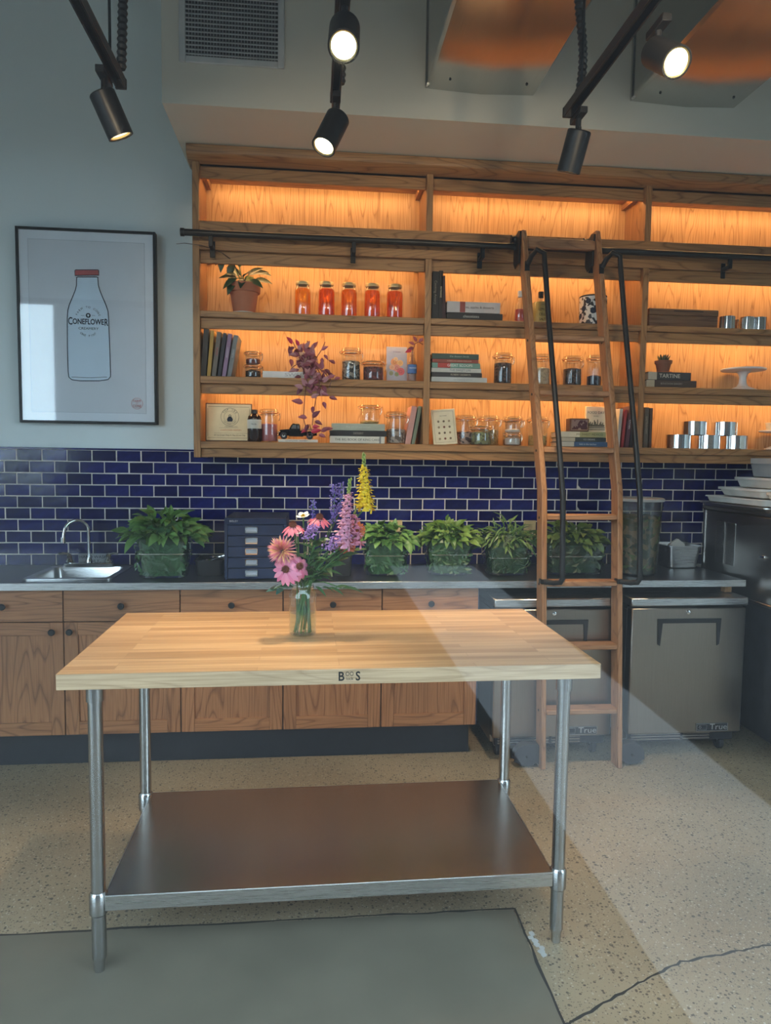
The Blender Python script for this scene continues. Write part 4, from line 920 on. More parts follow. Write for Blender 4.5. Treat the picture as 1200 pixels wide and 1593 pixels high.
def cone(t, d, r, h, m):
    R = Vector((0, 0, 1)).rotation_difference(Vector(d).normalized()).to_matrix(); mb = MB()
    mb.lathe([(r*.5, -.004), (r, 0), (r*.97, h*.4), (r*.7, h*.8), (r*.25, h)], (0, 0, 0), 16, R, True, True)
    for k in range(60):
        f_ = (k+.5)/60; ph = k*2.39996; th = f_*1.45; p = Vector((r*math.sin(th)*math.cos(ph), r*math.sin(th)*math.sin(ph), h*.15+h*math.cos(th)*.9)); mb.lathe([(.0013, 0), (.0002, .004)], R @ p, 4, R @ Vector((0, 0, 1)).rotation_difference(Vector((p.x, p.y, p.z-h*.1))).to_matrix())
    part('seed_cone', mb, m, t)
CP, CP2, CB = leafmat('coneflower_pink', (.62, .12, .19), (.72, .20, .26)), leafmat('coneflower_light_pink', (.66, .16, .30), (.78, .30, .44)), mat('cone_brown', (.16, .045, .02), .8)
for lab, u, v, dy, d, L, m, n, dr in (('rosy coneflower with brown cone on the left shoulder of the bouquet', 456, 818, -.02, (-.1, -.35, 1), .040, CP, 13, .38), ('rosy coneflower with brown cone at the top middle of the bouquet', 497, 806, .0, (.1, -.35, 1), .040, CP, 13, .30), ('pale pink coneflower facing out at the lower left of the bouquet', 445, 886, -.06, (-.25, -.9, .35), .052, CP2, 15, .25), ('pink coneflower tilted down at the lower front of the bouquet', 466, 881, -.055, (.35, -.75, .3), .052, CP2, 14, .45)):
    t, p = flower('coneflower', lab, u, v, JY+dy); petals(t, n, L, d, dr, m); cone(t, d, .0115, .013, CB); stem(t, p, foot())
# spiky pink chrysanthemum
t, p = flower('chrysanthemum', 'large spiky pink and peach chrysanthemum at the left of the bouquet', 440, 857, JY-.035)
mA, mB_ = leafmat('chrys_pink', (.62, .16, .24), (.78, .34, .38)), leafmat('chrys_peach', (.78, .44, .22), (.80, .50, .30))
qs = leafmesh('ray', .036, .0042, -.6, .2, 4, .9)
dC = Vector((-.3, -.75, .5)).normalized()
ma = qs.copy(); ma.materials.append(mA); mb2 = qs.copy(); mb2.materials.append(mB_)
for k in range(150):
    f_ = (k+.5)/150; ph = k*2.39996; th = f_*1.75; d = Vector((math.sin(th)*math.cos(ph), math.sin(th)*math.sin(ph), math.cos(th))); d = Vector((0, 0, 1)).rotation_difference(dC).to_matrix() @ d
    link('ray_petal', mb2 if random.random() < .35 else ma, None, t, mw=orient(d*.010, d, dC, random.uniform(1.0, 1.3)))
stem(t, p, foot())
# snapdragons
def snap(lab, u0, v0, u1, v1, m, n, dy, s, bud):
    top = at(u0, v0, JY+dy); base = at(u1, v1, JY+dy-.01)
    t = thing('snapdragon', lab, 'flower', base, group='cut flowers in the mason jar'); ax = top-base; L = ax.length
    part('spike', MB().tube([(0, 0, 0), ax*.5, ax], [.003, .0025, .0015], 7), M['stemg'], t)
    pm = leafmesh('floret_petal', .019, .024, -.5, 1.2, 5, .45); pm.materials.append(m)
    for k in range(n):
        f_ = k/(n-1); sc = s*(1-.55*f_); a = k*2.39996; c = ax*(f_*.78)+Vector((0, 0, 0)); out = Vector((math.cos(a), math.sin(a)-.3, .15)).normalized()
        q = MB().lathe([(.0005, 0), (.004, .002), (.0055, .010), (.007, .016), (.0005, .019)], c, 8, Vector((0, 0, 1)).rotation_difference(out).to_matrix())
        for v in q.bm.verts: v.co = c+(v.co-c)*sc
        fl_ = part('floret', q, m, t)
        for up in (1, -1, 0):
            dd = (out+Vector((0, 0, .9*up))+(Vector((-out.y, out.x, 0))*.8 if up == 0 else Vector((0, 0, 0)))).normalized()
            link('petal', pm, None, fl_, mw=orient(c+out*.014*sc, dd, Vector((0, 0, 1)) if up >= 0 else out, sc*.95))
    for k in range(bud):
        f_ = .76+.24*k/bud; a = k*2.39996; c = ax*f_+Vector((math.cos(a), math.sin(a), .3))*.004; part('bud', MB().lathe([(.0005, -.005), (.004, 0), (.0025, .005), (.0004, .008)], c, 7), leafbud, t)
    stem(t, base, foot())
leafbud = mat('bud_green', (.25, .33, .08), .5)
snap('tall yellow snapdragon spike standing highest in the bouquet', 566, 706, 568, 790, mat('snap_yellow', (.85, .62, .03), .5), 34, .03, 1.25, 16)
snap('lilac pink snapdragon spike leaning right in the bouquet', 545, 745, 534, 848, mat('snap_pink', (.66, .30, .42), .5), 38, -.02, 1.2, 14)
snap('smaller pink snapdragon spike beside the yellow one', 553, 790, 552, 845, mat('snap_rose', (.66, .24, .36), .5), 16, .01, 1.2, 4)
# lavender and statice sprays
def spray(lab, pts_, m, dots, dy, rad, name='lavender'):
    base = at(pts_[0][0], pts_[0][1], JY+dy); t = thing(name, lab, 'flower', base, group='cut flowers in the mason jar')
    loc = [at(u, v, JY+dy)-base for u, v in pts_]; part('spike', MB().tube(loc, .0018, 6), M['stemg'], t)
    q = MB()
    for k in range(dots):
        f_ = random.random()*(len(loc)-1); i = min(int(f_), len(loc)-2); c = loc[i].lerp(loc[i+1], f_-i)+Vector((random.gauss(0, rad), random.gauss(0, rad), random.gauss(0, .003)))
        r = random.uniform(.0026, .0042); q.lathe([(.0004, -r), (r, 0), (.0004, r)], c, 5, Vector((0, 0, 1)).rotation_difference(Vector((random.uniform(-1, 1), random.uniform(-1, 1), random.uniform(-1, 1)))).to_matrix())
    o = part('blossoms', q, m, t); o['kind'] = 'stuff'; stem(t, base, foot(), r=.002)
LV, LV2, ST = mat('lavender', (.20, .15, .46), .7), mat('lavender_blue', (.15, .12, .42), .7), mat('statice', (.36, .20, .50), .7)
spray('tall pale purple lavender spike left of the pink snapdragon', [(518, 812), (520, 785), (521, 755)], LV, 150, .02, .006)
spray('second lavender spike beside the tall one', [(527, 800), (530, 780), (532, 752)], LV, 110, .03, .005)
spray('small dark blue lavender tip above the left coneflowers', [(488, 815), (488, 797), (487, 778)], LV2, 60, .01, .004)
spray('purple statice cluster in the middle of the bouquet', [(478, 838), (484, 826), (490, 818)], ST, 150, -.03, .011, 'statice')
spray('purple statice cluster under the pink snapdragon', [(513, 855), (522, 842), (530, 833)], ST, 190, -.03, .012, 'statice')
# white cosmos, orange zinnia
WP = leafmesh('petal', .03, .026, -.2, .3, 5, .7)
t, p = flower('cosmos', 'white cosmos blossom behind the left coneflower', 472, 803, JY+.01); petals(t, 5, .030, (-.2, -.35, .9), -.55, mat('white_petal', (.78, .76, .68), .6), ms=WP, r0=.003); cone(t, (-.2, -.35, .9), .004, .004, mat('pollen', (.6, .4, .05), .8)); stem(t, p, foot())
t, p = flower('cosmos', 'small white half-open cosmos in the middle of the bouquet', 463, 828, JY-.03); petals(t, 5, .018, (.1, -.6, .8), -.9, mat('white_petal_two', (.80, .74, .70), .6), ms=WP, r0=.003); stem(t, p, foot())
for lab, u, v, dy in (('orange zinnia right of the pink snapdragon', 557, 822, .03), ('second orange zinnia low on the right of the bouquet', 541, 848, .02)):
    t, p = flower('zinnia', lab, u, v, JY+dy); mm = leafmat('zinnia_orange', (.66, .12, .035), (.72, .20, .06)); 
    for ring_, n_, L_, dr in ((0, 16, .034, .15), (1, 13, .027, -.15), (2, 9, .019, -.5)): petals(t, n_, L_, (.2, -.8, .45), dr, mm, ring_*.5, .9, .004, PETAL)
    cone(t, (.2, -.8, .45), .006, .005, mat('zinnia_eye', (.5, .25, .03), .8)); stem(t, p, foot())
# leafy sprigs
GL = [leafmesh('leaf', .06, .022, .3, .5), leafmesh('leaf', .075, .016, .3, .8), leafmesh('leaf', .05, .026, .25, .4)]
DG, BG = leafmat('bouquet_dark_leaf', (.035, .09, .03), (.075, .16, .05)), leafmat('bluish_leaf', (.02, .09, .075), (.03, .12, .10))
def sprig(lab, u, v, dy, n, m, me, s=1., spread=.5, name='leaf_sprig'):
    p = at(u, v, JY+dy); nk = Vector((JX, JY, JZ+.165)); t = thing(name, lab, 'leaf sprig', p, group='cut flowers in the mason jar')
    ms = setmat(GL, m); ax = nk-p
    for k in range(n):
        f_ = k/n*.85; c = ax*f_; a = k*2.4; d = Vector((math.cos(a), math.sin(a)*.8-.2, random.uniform(-.3, .6)))*spread-ax.normalized()*.6
        link('leaf', ms[me if me is not None else k % 3], None, t, mw=orient(c, d, (0, -.5, 1), s*random.uniform(.8, 1.15)))
    stem(t, p, foot(), r=.0022)
sprig('bluish green leaf sprig drooping at the lower left of the bouquet', 424, 918, -.03, 5, BG, 2, .95, .7)
sprig('dark leaf sprig in the heart of the bouquet', 492, 842, -.02, 18, DG, None, 1.05, .9)
sprig('dark leaf sprig at the right of the bouquet', 530, 868, .0, 16, DG, None, 1.05, .8)
sprig('thin drooping leaf sprig reaching to the lower right', 532, 915, -.02, 5, DG, 1, .9, .4)
sprig('green leaf sprig below the zinnias', 548, 858, .03, 9, leafmat('fresh_leaf', (.12, .24, .05), (.22, .34, .08)), 0, .8, .8)
sprig('dark leaf sprig above the jar neck', 500, 890, -.02, 10, DG, None, .8, .9)

# ================================================================== things on the shelves
E_ = .0012
def xat(u, v, Y=3.83): return at(u, v, Y).x
def jar_lid(t, r, h, seg=26):
    part('lid', MB().lathe([(.001, h+.013), (r*.80, h+.013), (r*.84, h+.010), (r*.84, h-.004), (r*.78, h-.004)], seg=seg), M['gold'], t, label='gold screw lid')
def amber_jar(lab, u, r, h, c, rr=.0):
    v = 490; x = xat(u, v); t = thing('preserve_jar', lab, 'jar', (x, 3.83, S2+E_), group='amber preserve jars on the upper shelf')
    part('glass_body', MB().lathe([(.001, .003), (r*.85, 0), (r*.97, .005), (r, .014), (r, h*.78), (r*.95, h*.86), (r*.80, h*.93), (r*.78, h)], seg=28), M['jar'], t)
    m = glass('preserve', c, .04, .1)
    part('preserve', MB().lathe([(.001, .005), (r*.90, .005), (r*.955, .014), (r*.955, h*.77), (r*.88, h*.85), (.001, h*.85)], seg=24), m, t)
    jar_lid(t, r, h)
    part('lid_band', MB().tube([(r*.845*math.cos(a), r*.845*math.sin(a), h+.003) for a in [2*PI*k/26 for k in range(26)]], .0012, 5, True), M['gold'], t)
for lab, u, c, r, h in (('paler orange preserve jar, nearest the potted plant', 471, (1., .66, .16), .0435, .165), ('deep red preserve jar, second from the potted plant', 508, (.94, .43, .09), .0445, .168), ('orange preserve jar in the middle of the row of five', 543, (.98, .56, .12), .0435, .168), ('red preserve jar, fourth from the potted plant', 579, (.96, .48, .10), .0435, .168), ('red preserve jar at the end of the row beside the divider', 614, (.95, .47, .11), .0440, .168)):
    amber_jar(lab, u, r, h, c)

CT = {}
def content(kind):
    if kind not in CT:
        CT[kind] = {'dark': speckle('dark_beans', (.018, .012, .010), (.09, .05, .035), 110), 'seeds': speckle('striped_seeds', (.03, .025, .022), (.30, .26, .21), 95), 'black': speckle('black_tea', (.010, .010, .014), (.05, .05, .07), 120), 'white': speckle('grey_beans', (.38, .30, .24), (.14, .10, .08), 90), 'green': speckle('green_cardamom', (.24, .25, .11), (.10, .09, .05), 100), 'yellow': speckle('pale_grain', (.50, .36, .14), (.34, .24, .09), 150), 'pink': mat('pink_syrup', (.42, .13, .13), .35), 'petals': speckle('dried_petals', (.22, .06, .05), (.09, .03, .03), 90), 'cream': speckle('cream_flakes', (.52, .42, .28), (.38, .30, .2), 120), 'spots': speckle('spotted_beans', (.35, .22, .16), (.06, .03, .025), 90), 'paper': mat('folded_paper', (.50, .46, .42), .7)}[kind]
    return CT[kind]
def bail_jar(lab, u, z, r, h, kind, fill, v=None, Y=3.83, top=0., x=None, lab2=None, nm='clip_jar'):
    x = xat(u, v or 590, Y) if x is None else x
    t = thing(nm, lab, 'jar', (x, Y, z+E_), group='clip-top glass jars on the shelves'); hb = h*.86
    part('glass_body', MB().lathe([(.001, .003), (r*.82, 0), (r*.93, .004), (r*.95, .012), (r*.95, hb*.84), (r*.90, hb*.92), (r*.90, hb)], seg=26), M['jar'], t)
    if fill: part('contents', MB().lathe([(.001, .005), (r*.82, .005), (r*.90, .012), (r*.90, hb*.84*fill), (r*.5, hb*.84*fill+.006), (.001, hb*.84*fill+.004)], seg=22), content(kind), t)
    part('gasket', MB().lathe([(r*.88, hb+.001), (r*1.0, hb+.001), (r*1.0, hb+.005), (r*.88, hb+.005)], seg=26), M['gasket'], t, label='orange rubber gasket')
    part('lid', MB().lathe([(r*1.02, hb+.0055), (r*1.02, h-.006), (r*.96, h), (r*.7, h-.003), (.001, h-.004)], seg=26), M['jar'], t, label='glass lid')
    w1 = [(r*1.03*math.cos(a), r*1.03*math.sin(a), hb-.006) for a in [2*PI*k/24 for k in range(24)]]
    q = MB().tube(w1, .0013, 5, True); w2 = [(r*1.04*math.cos(a), r*1.04*math.sin(a), hb+.008) for a in [2*PI*k/24 for k in range(24)]]; q.tube(w2, .0013, 5, True)
    q.tube([(r*1.03, -.008, hb-.006), (r*1.16, -.008, hb+.004), (r*1.18, -.008, hb-.02), (r*1.05, -.010, hb-.035), (r*1.05, .010, hb-.035), (r*1.18, .008, hb-.02), (r*1.16, .008, hb+.004), (r*1.03, .008, hb-.006)], .0014, 5)
    q.tube([(-r*1.03, -.006, hb-.006), (-r*1.14, -.006, hb+.002), (-r*1.14, .006, hb+.006), (-r*1.03, .006, hb+.008)], .0014, 5)
    part('wire_clip', q, M['wire'], t, label='wire clip')
    return t, h
def book(lab, x, yf, z, th, L, dp, c, up=True, txt=None, tc=(.75, .72, .65), ts=None, lean=0., yaw=0., band=None, tx=0., sx=1., gr='books on the shelves', name='book', page=(.62, .56, .44)):
    """upright: th wide (x), L tall; flat: L wide, th tall. The spine faces the room."""
    t = thing(name, lab, 'book', (x, yf, z+E_), (0, lean, yaw), group=gr)
    m = plain(c); pm = plain(page, .9); b = .0022
    if up:
        q = MB(); q.box(0, th, 0, .003, 0, L); q.box(0, b, .003, dp, 0, L); q.box(th-b, th, .003, dp, 0, L)
        part('cover', q, m, t, .0006); part('pages', MB().box(b, th-b, .0035, dp-.004, .004, L-.004), pm, t)
        if txt: text(txt, ts or th*.55, plain(tc), t, (th/2, -.0006, L*.56), -PI/2, sx)
        if band: part('spine_band', MB().box(.0005, th-.0005, -.0006, .001, L*band[1], L*band[2]), plain(band[0]), t)
    else:
        q = MB(); q.box(0, L, 0, .003, 0, th); q.box(0, L, .003, dp, 0, b); q.box(0, L, .003, dp, th-b, th)
        part('cover', q, m, t, .0006); part('pages', MB().box(.004, L-.004, .0035, dp-.004, b, th-b), pm, t)
        if txt: text(txt, ts or th*.6, plain(tc), t, (L*.5+tx, -.0006, th/2), 0, sx)
        if band: part('spine_band', MB().box(L*band[1], L*band[2], -.0006, .001, .0005, th-.0005), plain(band[0]), t)
    return t

# ---- upper shelf, first bay: potted plant
def pot(t, r, h, m, tilt=0):
    part('pot', MB().lathe([(.001, .004), (r*.66, 0), (r*.70, .003), (r*.92, h*.70), (r, h*.70), (r*1.02, h*.72), (r*1.03, h-.004), (r, h), (r*.92, h), (r*.86, h*.74), (.001, h*.74)], seg=30), m, t); part('soil', MB().lathe([(.001, h*.88), (r*.90, h*.86)], seg=20), M['soil'], t)
x = xat(380, 486); t = thing('potted_plant', 'leafy plant in a terracotta pot at the left end of the upper shelf', 'plant', (x, 3.83, S2+E_))
part('saucer', MB().lathe([(.001, 0), (.060, 0), (.066, .008), (.060, .009), (.001, .005)], seg=24), M['whitepl'], t)
ph_ = bpy.data.objects.new('pot_group', None); bpy.data.objects.remove(ph_)
q = MB().lathe([(.001, .010), (.052, .006), (.056, .009), (.072, .110), (.080, .110), (.083, .114), (.085, .150), (.081, .154), (.074, .154), (.069, .112), (.001, .112)], seg=30); part('pot', q, M['terra'], t, label='terracotta pot')
part('soil', MB().lathe([(.001, .144), (.073, .140)], seg=20), M['soil'], t)
PLG = leafmat('plant_dark_leaf', (.02, .045, .018), (.05, .085, .03)); PLV = leafmat('plant_variegated', (.10, .17, .06), (.22, .26, .10))
o0 = Vector(t.location)
stems = [[(.0, 0, .145), (-.03, -.01, .20), (-.05, -.02, .26)], [(.0, 0, .145), (-.02, -.01, .22), (-.022, -.02, .285)], [(.0, 0, .145), (.01, -.02, .19), (.05, -.03, .205)], [(.0, 0, .145), (.0, -.03, .185), (-.03, -.06, .17)]]
for s_ in stems: part('stem', MB().tube(s_, [.004, .003, .002], 6), M['stemg'], t)
part('stem', MB().tube([(-.02, -.01, .20), (-.06, -.05, .265), (-.10, -.10, .283), (-.15, -.118, .298), (-.20, -.118, .310), (-.28, -.118, .318), (-.32, -.118, .312)], [.003, .0026, .0024, .0022, .002, .0018, .0012], 6), mat('brown_runner', (.05, .03, .02), .7), t, label='long bare runner reaching left')
PLM = leafmesh('leaf', .088, .040, .3, .5)
pa = PLM.copy(); pa.materials.append(PLG); pb = PLM.copy(); pb.materials.append(PLV)
for p, d, s_, big in (((-.05, -.02, .26), (-.35, -.2, -.9), .9, 0), ((-.105, -.02, .282), (-.2, -.25, -1), .75, 0), ((-.10, -.02, .282), (-.7, -.2, -.5), .6, 0), ((-.022, -.02, .235), (.1, -.3, 1), 1.35, 1), ((-.02, -.02, .24), (-.25, -.2, 1), 1.05, 1), ((.03, -.03, .195), (1, -.3, .35), 1.0, 0), ((.05, -.03, .205), (1, -.2, .1), .9, 0), ((.02, -.03, .19), (.8, -.4, .6), .9, 0), ((.0, -.03, .185), (.4, -.7, .3), .9, 0), ((-.02, -.04, .18), (-.6, -.6, .2), .8, 0), ((-.03, -.06, .17), (-.8, -.4, -.5), .9, 0), ((-.03, -.05, .175), (-.9, -.3, .1), .9, 0), ((-.04, -.05, .165), (-.5, -.5, -.9), .9, 0), ((.0, -.05, .17), (-.1, -.8, -.5), .8, 0), ((.03, -.04, .17), (.7, -.5, -.3), .9, 0), ((.05, -.03, .17), (1.1, -.2, .05), .95, 0), ((-.02, 0, .2), (-.6, .1, .5), .9, 0), ((.01, .02, .17), (.3, .6, .7), .9, 0), ((-.15, -.118, .30), (0, -.2, 1), .35, 0)):
    link('leaf', pb if big else pa, None, t, mw=orient(p, d, (0, -.6, .6), s_*1.22))

# ---- middle shelf, first bay
z = S3
for k, (lab, u, th, L, c, ln, tx_, tcl) in enumerate((('charcoal book leaning against the left side of the middle shelf', 316, .026, .258, (.055, .05, .045), .075, None, None), ('mustard yellow thin book, second in the leaning row', 326, .018, .250, (.42, .25, .05), .085, None, None), ('grey brown book with red label in the leaning row', 333, .022, .245, (.14, .12, .10), .13, 'PASTRY', (.5, .1, .08)), ('black narrow book in the leaning row', 342, .017, .240, (.03, .03, .04), .14, None, None), ('lilac book in the leaning row', 349, .020, .238, (.26, .17, .28), .15, 'LAVENDER', (.5, .5, .55)), ('slate grey book at the right end of the leaning row', 357, .022, .232, (.16, .17, .18), .17, 'SWEETS', (.5, .5, .5)))):
    book(lab, xat(u, 587, 3.78)-.012, 3.775, z+.002, th, L*.93, .17, c, True, tx_, tcl or (.6, .6, .6), lean=ln, gr='leaning books on the middle shelf')
bail_jar('small clip jar of dark tea, bottom of a pair beside the leaning books', 394, z, .043, .068, 'dark', .75, 587); bail_jar('small clip jar of dried petals on top of the pair', 394, z+.0695, .041, .066, 'petals', .6, 587)
book('thin white book lying flat with SWEET on its spine', xat(409, 589, 3.78), 3.77, z, .034, .285, .19, (.62, .63, .62), False, 'SWEET', (.35, .35, .36), .026, tx=.03, sx=1.5)
# trailing purple plant
x = xat(475, 580); t = thing('trailing_plant', 'purple trailing plant spilling down from the middle shelf', 'plant', (x, 3.85, z+.0358)); o0 = Vector(t.location)
part('pot', MB().lathe([(.001, .002), (.040, 0), (.050, .09), (.054, .092), (.054, .105), (.047, .105), (.046, .09), (.001, .088)], seg=24), plain((.62, .42, .28)), t, label='pale ceramic pot')
PM = leafmesh('leaf', .048, .024, .35, .4); PU = leafmat('purple_leaf', (.12, .018, .04), (.34, .10, .14), .5); PU2 = leafmat('pale_purple_leaf', (.34, .16, .20), (.45, .22, .25), .5); RD = mat('magenta_leaf', (.45, .02, .06), .5)
pm1 = PM.copy(); pm1.materials.append(PU); pm2 = PM.copy(); pm2.materials.append(PU2); pm3 = PM.copy(); pm3.materials.append(RD)
vine = []
rnd = random.Random(4)
for path in ([(470, 570, 3.80), (478, 590, 3.735), (474, 620, 3.70), (472, 650, 3.70), (480, 680, 3.71)], [(490, 565, 3.79), (500, 585, 3.735), (494, 610, 3.70), (488, 640, 3.70), (486, 662, 3.70)], [(480, 560, 3.80), (505, 580, 3.735), (516, 592, 3.70), (512, 604, 3.70)], [(472, 560, 3.82), (462, 545, 3.80), (456, 532, 3.79)], [(490, 560, 3.80), (500, 545, 3.78), (506, 532, 3.78)], [(478, 560, 3.80), (480, 540, 3.78), (478, 530, 3.78)], [(465, 565, 3.80), (457, 570, 3.76), (452, 575, 3.75)], [(482, 660, 3.70), (486, 676, 3.71), (505, 668, 3.71)]):
    P_ = [at(*p)-o0 for p in path]; part('vine', MB().tube(P_, .0022, 6), mat('vine', (.14, .05, .05), .6) if not vine else vine[0], t)
    if not vine: vine.append(t.children[-1].data.materials[0])
def pleaf(u, v, Y, a, s_=1., m=pm1):
    d = Vector((math.cos(a), -.35+rnd.uniform(-.3, .2), math.sin(a))); link('leaf', m, None, t, mw=orient(at(u, v, Y)-o0, d, (rnd.uniform(-.4, .4), -1, .4), s_))
for k in range(120):
    u = rnd.gauss(480, 12); v = rnd.uniform(538, 605); u += (v-565)*.28
    pleaf(u, v, rnd.uniform(3.715, 3.80) if v > 575 else rnd.uniform(3.77, 3.83), rnd.uniform(0, 2*PI), rnd.uniform(.75, 1.15), pm2 if rnd.random() < .22 else pm1)
for u, v, a, s_, m in ((455, 535, 2.2, 1., pm3), (465, 538, 2.0, .8, pm3), (462, 553, 3., .9, pm2), (462, 575, 3.4, 1., pm2), (500, 545, .6, .9, pm1), (504, 552, -.8, .8, pm1), (510, 588, .4, .9, pm1), (520, 590, .3, .8, pm1), (472, 604, 2.8, 1.1, pm2), (480, 597, .6, .9, pm2), (484, 619, .5, 1., pm2), (472, 627, 2.9, 1.35, pm1), (486, 612, 2.5, .8, pm1), (500, 612, -.2, .9, pm1), (512, 618, -.2, 1., pm1), (503, 625, -1.2, .9, pm1), (487, 632, -1.6, .9, pm1), (478, 650, 3., 1.1, pm1), (486, 650, .8, 1.2, pm1), (490, 655, -.4, 1., pm1), (480, 660, -2., 1., pm1), (486, 664, .1, .9, pm3), (484, 672, .3, 1.2, pm3), (478, 668, 3.6, .8, pm3), (500, 672, .6, 1.1, pm1), (506, 668, .2, .9, pm1), (496, 676, -.3, .9, pm1)):
    pleaf(u, v, 3.70, a, s_, m)
bail_jar('tall clip jar of dark seeds right of the trailing plant', 546, z, .053, .168, 'seeds', .82, 592); bail_jar('squat clip jar of dark petals beside the tall seed jar', 581, z, .058, .102, 'petals', .95, 592, Y=3.815)
# floral card and flower bottle
x0, x1 = xat(602, 594, 3.84), xat(634, 594, 3.84)
t = thing('flower_card', 'pale blue card printed with peach flowers standing by the divider', 'card', ((x0+x1)/2, 3.86, z+E_), (-.06, 0, 0))
w_ = x1-x0; h_ = .192; part('board', MB().box(-w_/2, w_/2, 0, .010, 0, h_), plain((.42, .46, .56)), t, .001)
for k, (fx, fz, r, c) in enumerate(((-.012, .11, .021, (.78, .36, .16)), (.018, .105, .017, (.80, .50, .22)), (.0, .078, .020, (.70, .32, .26)), (-.025, .082, .015, (.78, .46, .30)), (.022, .06, .021, (.66, .16, .18)), (-.006, .125, .012, (.82, .55, .3)), (-.03, .05, .012, (.3, .33, .2)), (.0, .045, .012, (.28, .34, .2)))):
    q = MB(); ring2d(q, (fx, fz), 0, r, -.0006-k*.0001, .0005, 12); pf = part('printed_flower', q, plain(c), t); q = MB(); ring2d(q, (fx, fz), r*.3, r*.42, -.0012-k*.0001, 0, 10); link('printed_petal_line', q.mesh('printed_petal_line'), plain([k_*.6 for k_ in c]), pf)
text('in bloom', .011, plain((.16, .12, .25)), t, (0, -.0008, .165))
x = xat(641, 594, 3.81); t = thing('bottle_vase', 'small clear bottle with blue label holding a red sprig', 'bottle', (x, 3.81, z+E_))
part('glass_body', MB().lathe([(.001, .003), (.022, 0), (.025, .006), (.025, .085), (.020, .110), (.012, .130), (.0105, .150), (.012, .152), (.012, .158)], seg=22), M['jar'], t); part('label_wrap', MB().lathe([(.0256, .045), (.0256, .090)], seg=22), plain((.07, .17, .42)), t, label='blue label'); part('water', MB().lathe([(.001, .005), (.022, .006), (.023, .04), (.001, .04)], seg=18), plain((.30, .20, .18)), t)
text('WATER', .011, plain((.6, .65, .7)), t, (0, -.0262, .07))
t2 = thing('red_sprig', 'dark red leaf sprig standing in the small bottle', 'sprig', (x, 3.81, z+.11)); part('stem', MB().tube([(0, 0, -.09), (0, 0, .05), (.012, -.01, .09), (.03, -.015, .10), (.055, -.02, .085), (.065, -.02, .05)], .002, 6), vine[0], t2)
for p, d, s_ in (((.01, -.01, .085), (-1, -.3, .5), .8), ((.02, -.01, .10), (-.5, -.2, .9), .8), ((.03, -.015, .10), (.8, -.3, .5), .9), ((.01, 0, .07), (-.9, -.3, -.2), .9), ((.06, -.02, .07), (.5, -.3, -.9), .8), ((.05, -.02, .09), (.9, -.2, .1), .7)): link('leaf', pm1, None, t2, mw=orient(p, d, (0, -1, .5), s_))
link('bloom', leafmesh('bloom', .04, .022, .3, .3), RD, t2, mw=orient((-.005, -.01, .055), (-.9, -.3, -.25), (0, -1, .5), 1.))

# ---- lowest shelf, first bay
z = S4
x0, x1 = xat(319.5, 686, 3.82), xat(392, 686, 3.82)
t = thing('award_plaque', 'gilt award plaque naming a top ice cream shop, on the lowest shelf', 'plaque', ((x0+x1)/2, 3.82, z+E_), (-.07, 0, 0)); w_, h_ = x1-x0, .200
part('board', MB().box(-w_/2, w_/2, .002, .016, 0, h_), plain((.10, .05, .025)), t, .002); part('plate', MB().box(-w_/2+.006, w_/2-.006, 0, .0025, .006, h_-.006), M['gilt'], t)
q = MB()
for a in ((-.112, .112, .018, .0192), (-.112, .112, .1806, .182), (-.1135, -.112, .026, .174), (.112, .1135, .026, .174)): q.box(a[0]*w_/.25, a[1]*w_/.25, -.0006, .0006, a[2], a[3])
q.box(-.05, .05, -.0006, .0006, .071, .0718); q.box(-.075, .1, -.0006, .0006, .043, .0438)
ring2d(q, (.006, .128), .046, .0475, -.0006, .0006, 30); ring2d(q, (.006, .128), .030, .031, -.0006, .0006, 26); q.prism([(-.010, .118), (.022, .118), (.018, .104), (-.006, .104)], -.0006, .0006); ring2d(q, (.006, .118), 0, .013, -.0007, .0006, 14, 0, PI); ring2d(q, (.006, .134), .004, .007, -.0007, .0006, 10)
part('engraved_lines', q, M['ink'], t)
arctext('TOP 100', .014, M['ink'], t, (.006, -.0009, .128), .0385, PI*.80, PI*.20); arctext('ICE CREAM SHOPS', .009, M['ink'], t, (.006, -.0009, .128), .0385, PI*1.2, PI*1.8, True)
text('THIS CERTIFIES THAT', .007, M['ink'], t, (.012, -.0009, .077)); text('CONEFLOWER CREAMERY', .0115, plain((.45, .12, .05)), t, (.012, -.0009, .059), sx=.8); text('#1 Ice Cream Shop In The U.S. on Yelp', .0105, M['ink'], t, (.006, -.0009, .033), sx=.95)
x = xat(396, 688, 3.80); t = thing('brown_bottle', 'dark brown pharmacy bottle with white label in front of the plaque', 'bottle', (x, 3.80, z+E_))
part('glass_body', MB().lathe([(.001, .003), (.034, 0), (.0365, .006), (.0365, .115), (.032, .132), (.016, .145), (.0145, .150)], seg=26), mat('amber_bottle', (.022, .010, .007), .1), t); part('cap', MB().lathe([(.001, .166), (.016, .166), (.0175, .163), (.0175, .147), (.014, .147)], seg=18), M['blackp'], t, label='black cap'); part('label_wrap', MB().lathe([(.0370, .068), (.0370, .114)], seg=26), plain((.58, .58, .52)), t, label='white label'); text('Vanilla', .010, M['ink'], t, (.0, -.0376, .09))
bail_jar('clip jar of pink syrup beside the brown bottle', 419, z, .048, .172, 'pink', .75, 688)
t = thing('book', 'thin white Coneflower Creamery book under the toy truck', 'book', (xat(433, 690, 3.77), 3.762, z+E_)); part('cover', MB().box(0, .205, 0, .16, 0, .015), plain((.60, .60, .54)), t, .001); part('pages', MB().box(.196, .2055, .002, .158, .0025, .0125), plain((.5, .46, .36)), t); text('CONEFLOWER CREAMERY', .010, plain((.12, .12, .12)), t, (.095, -.0005, .0075), sx=.95)
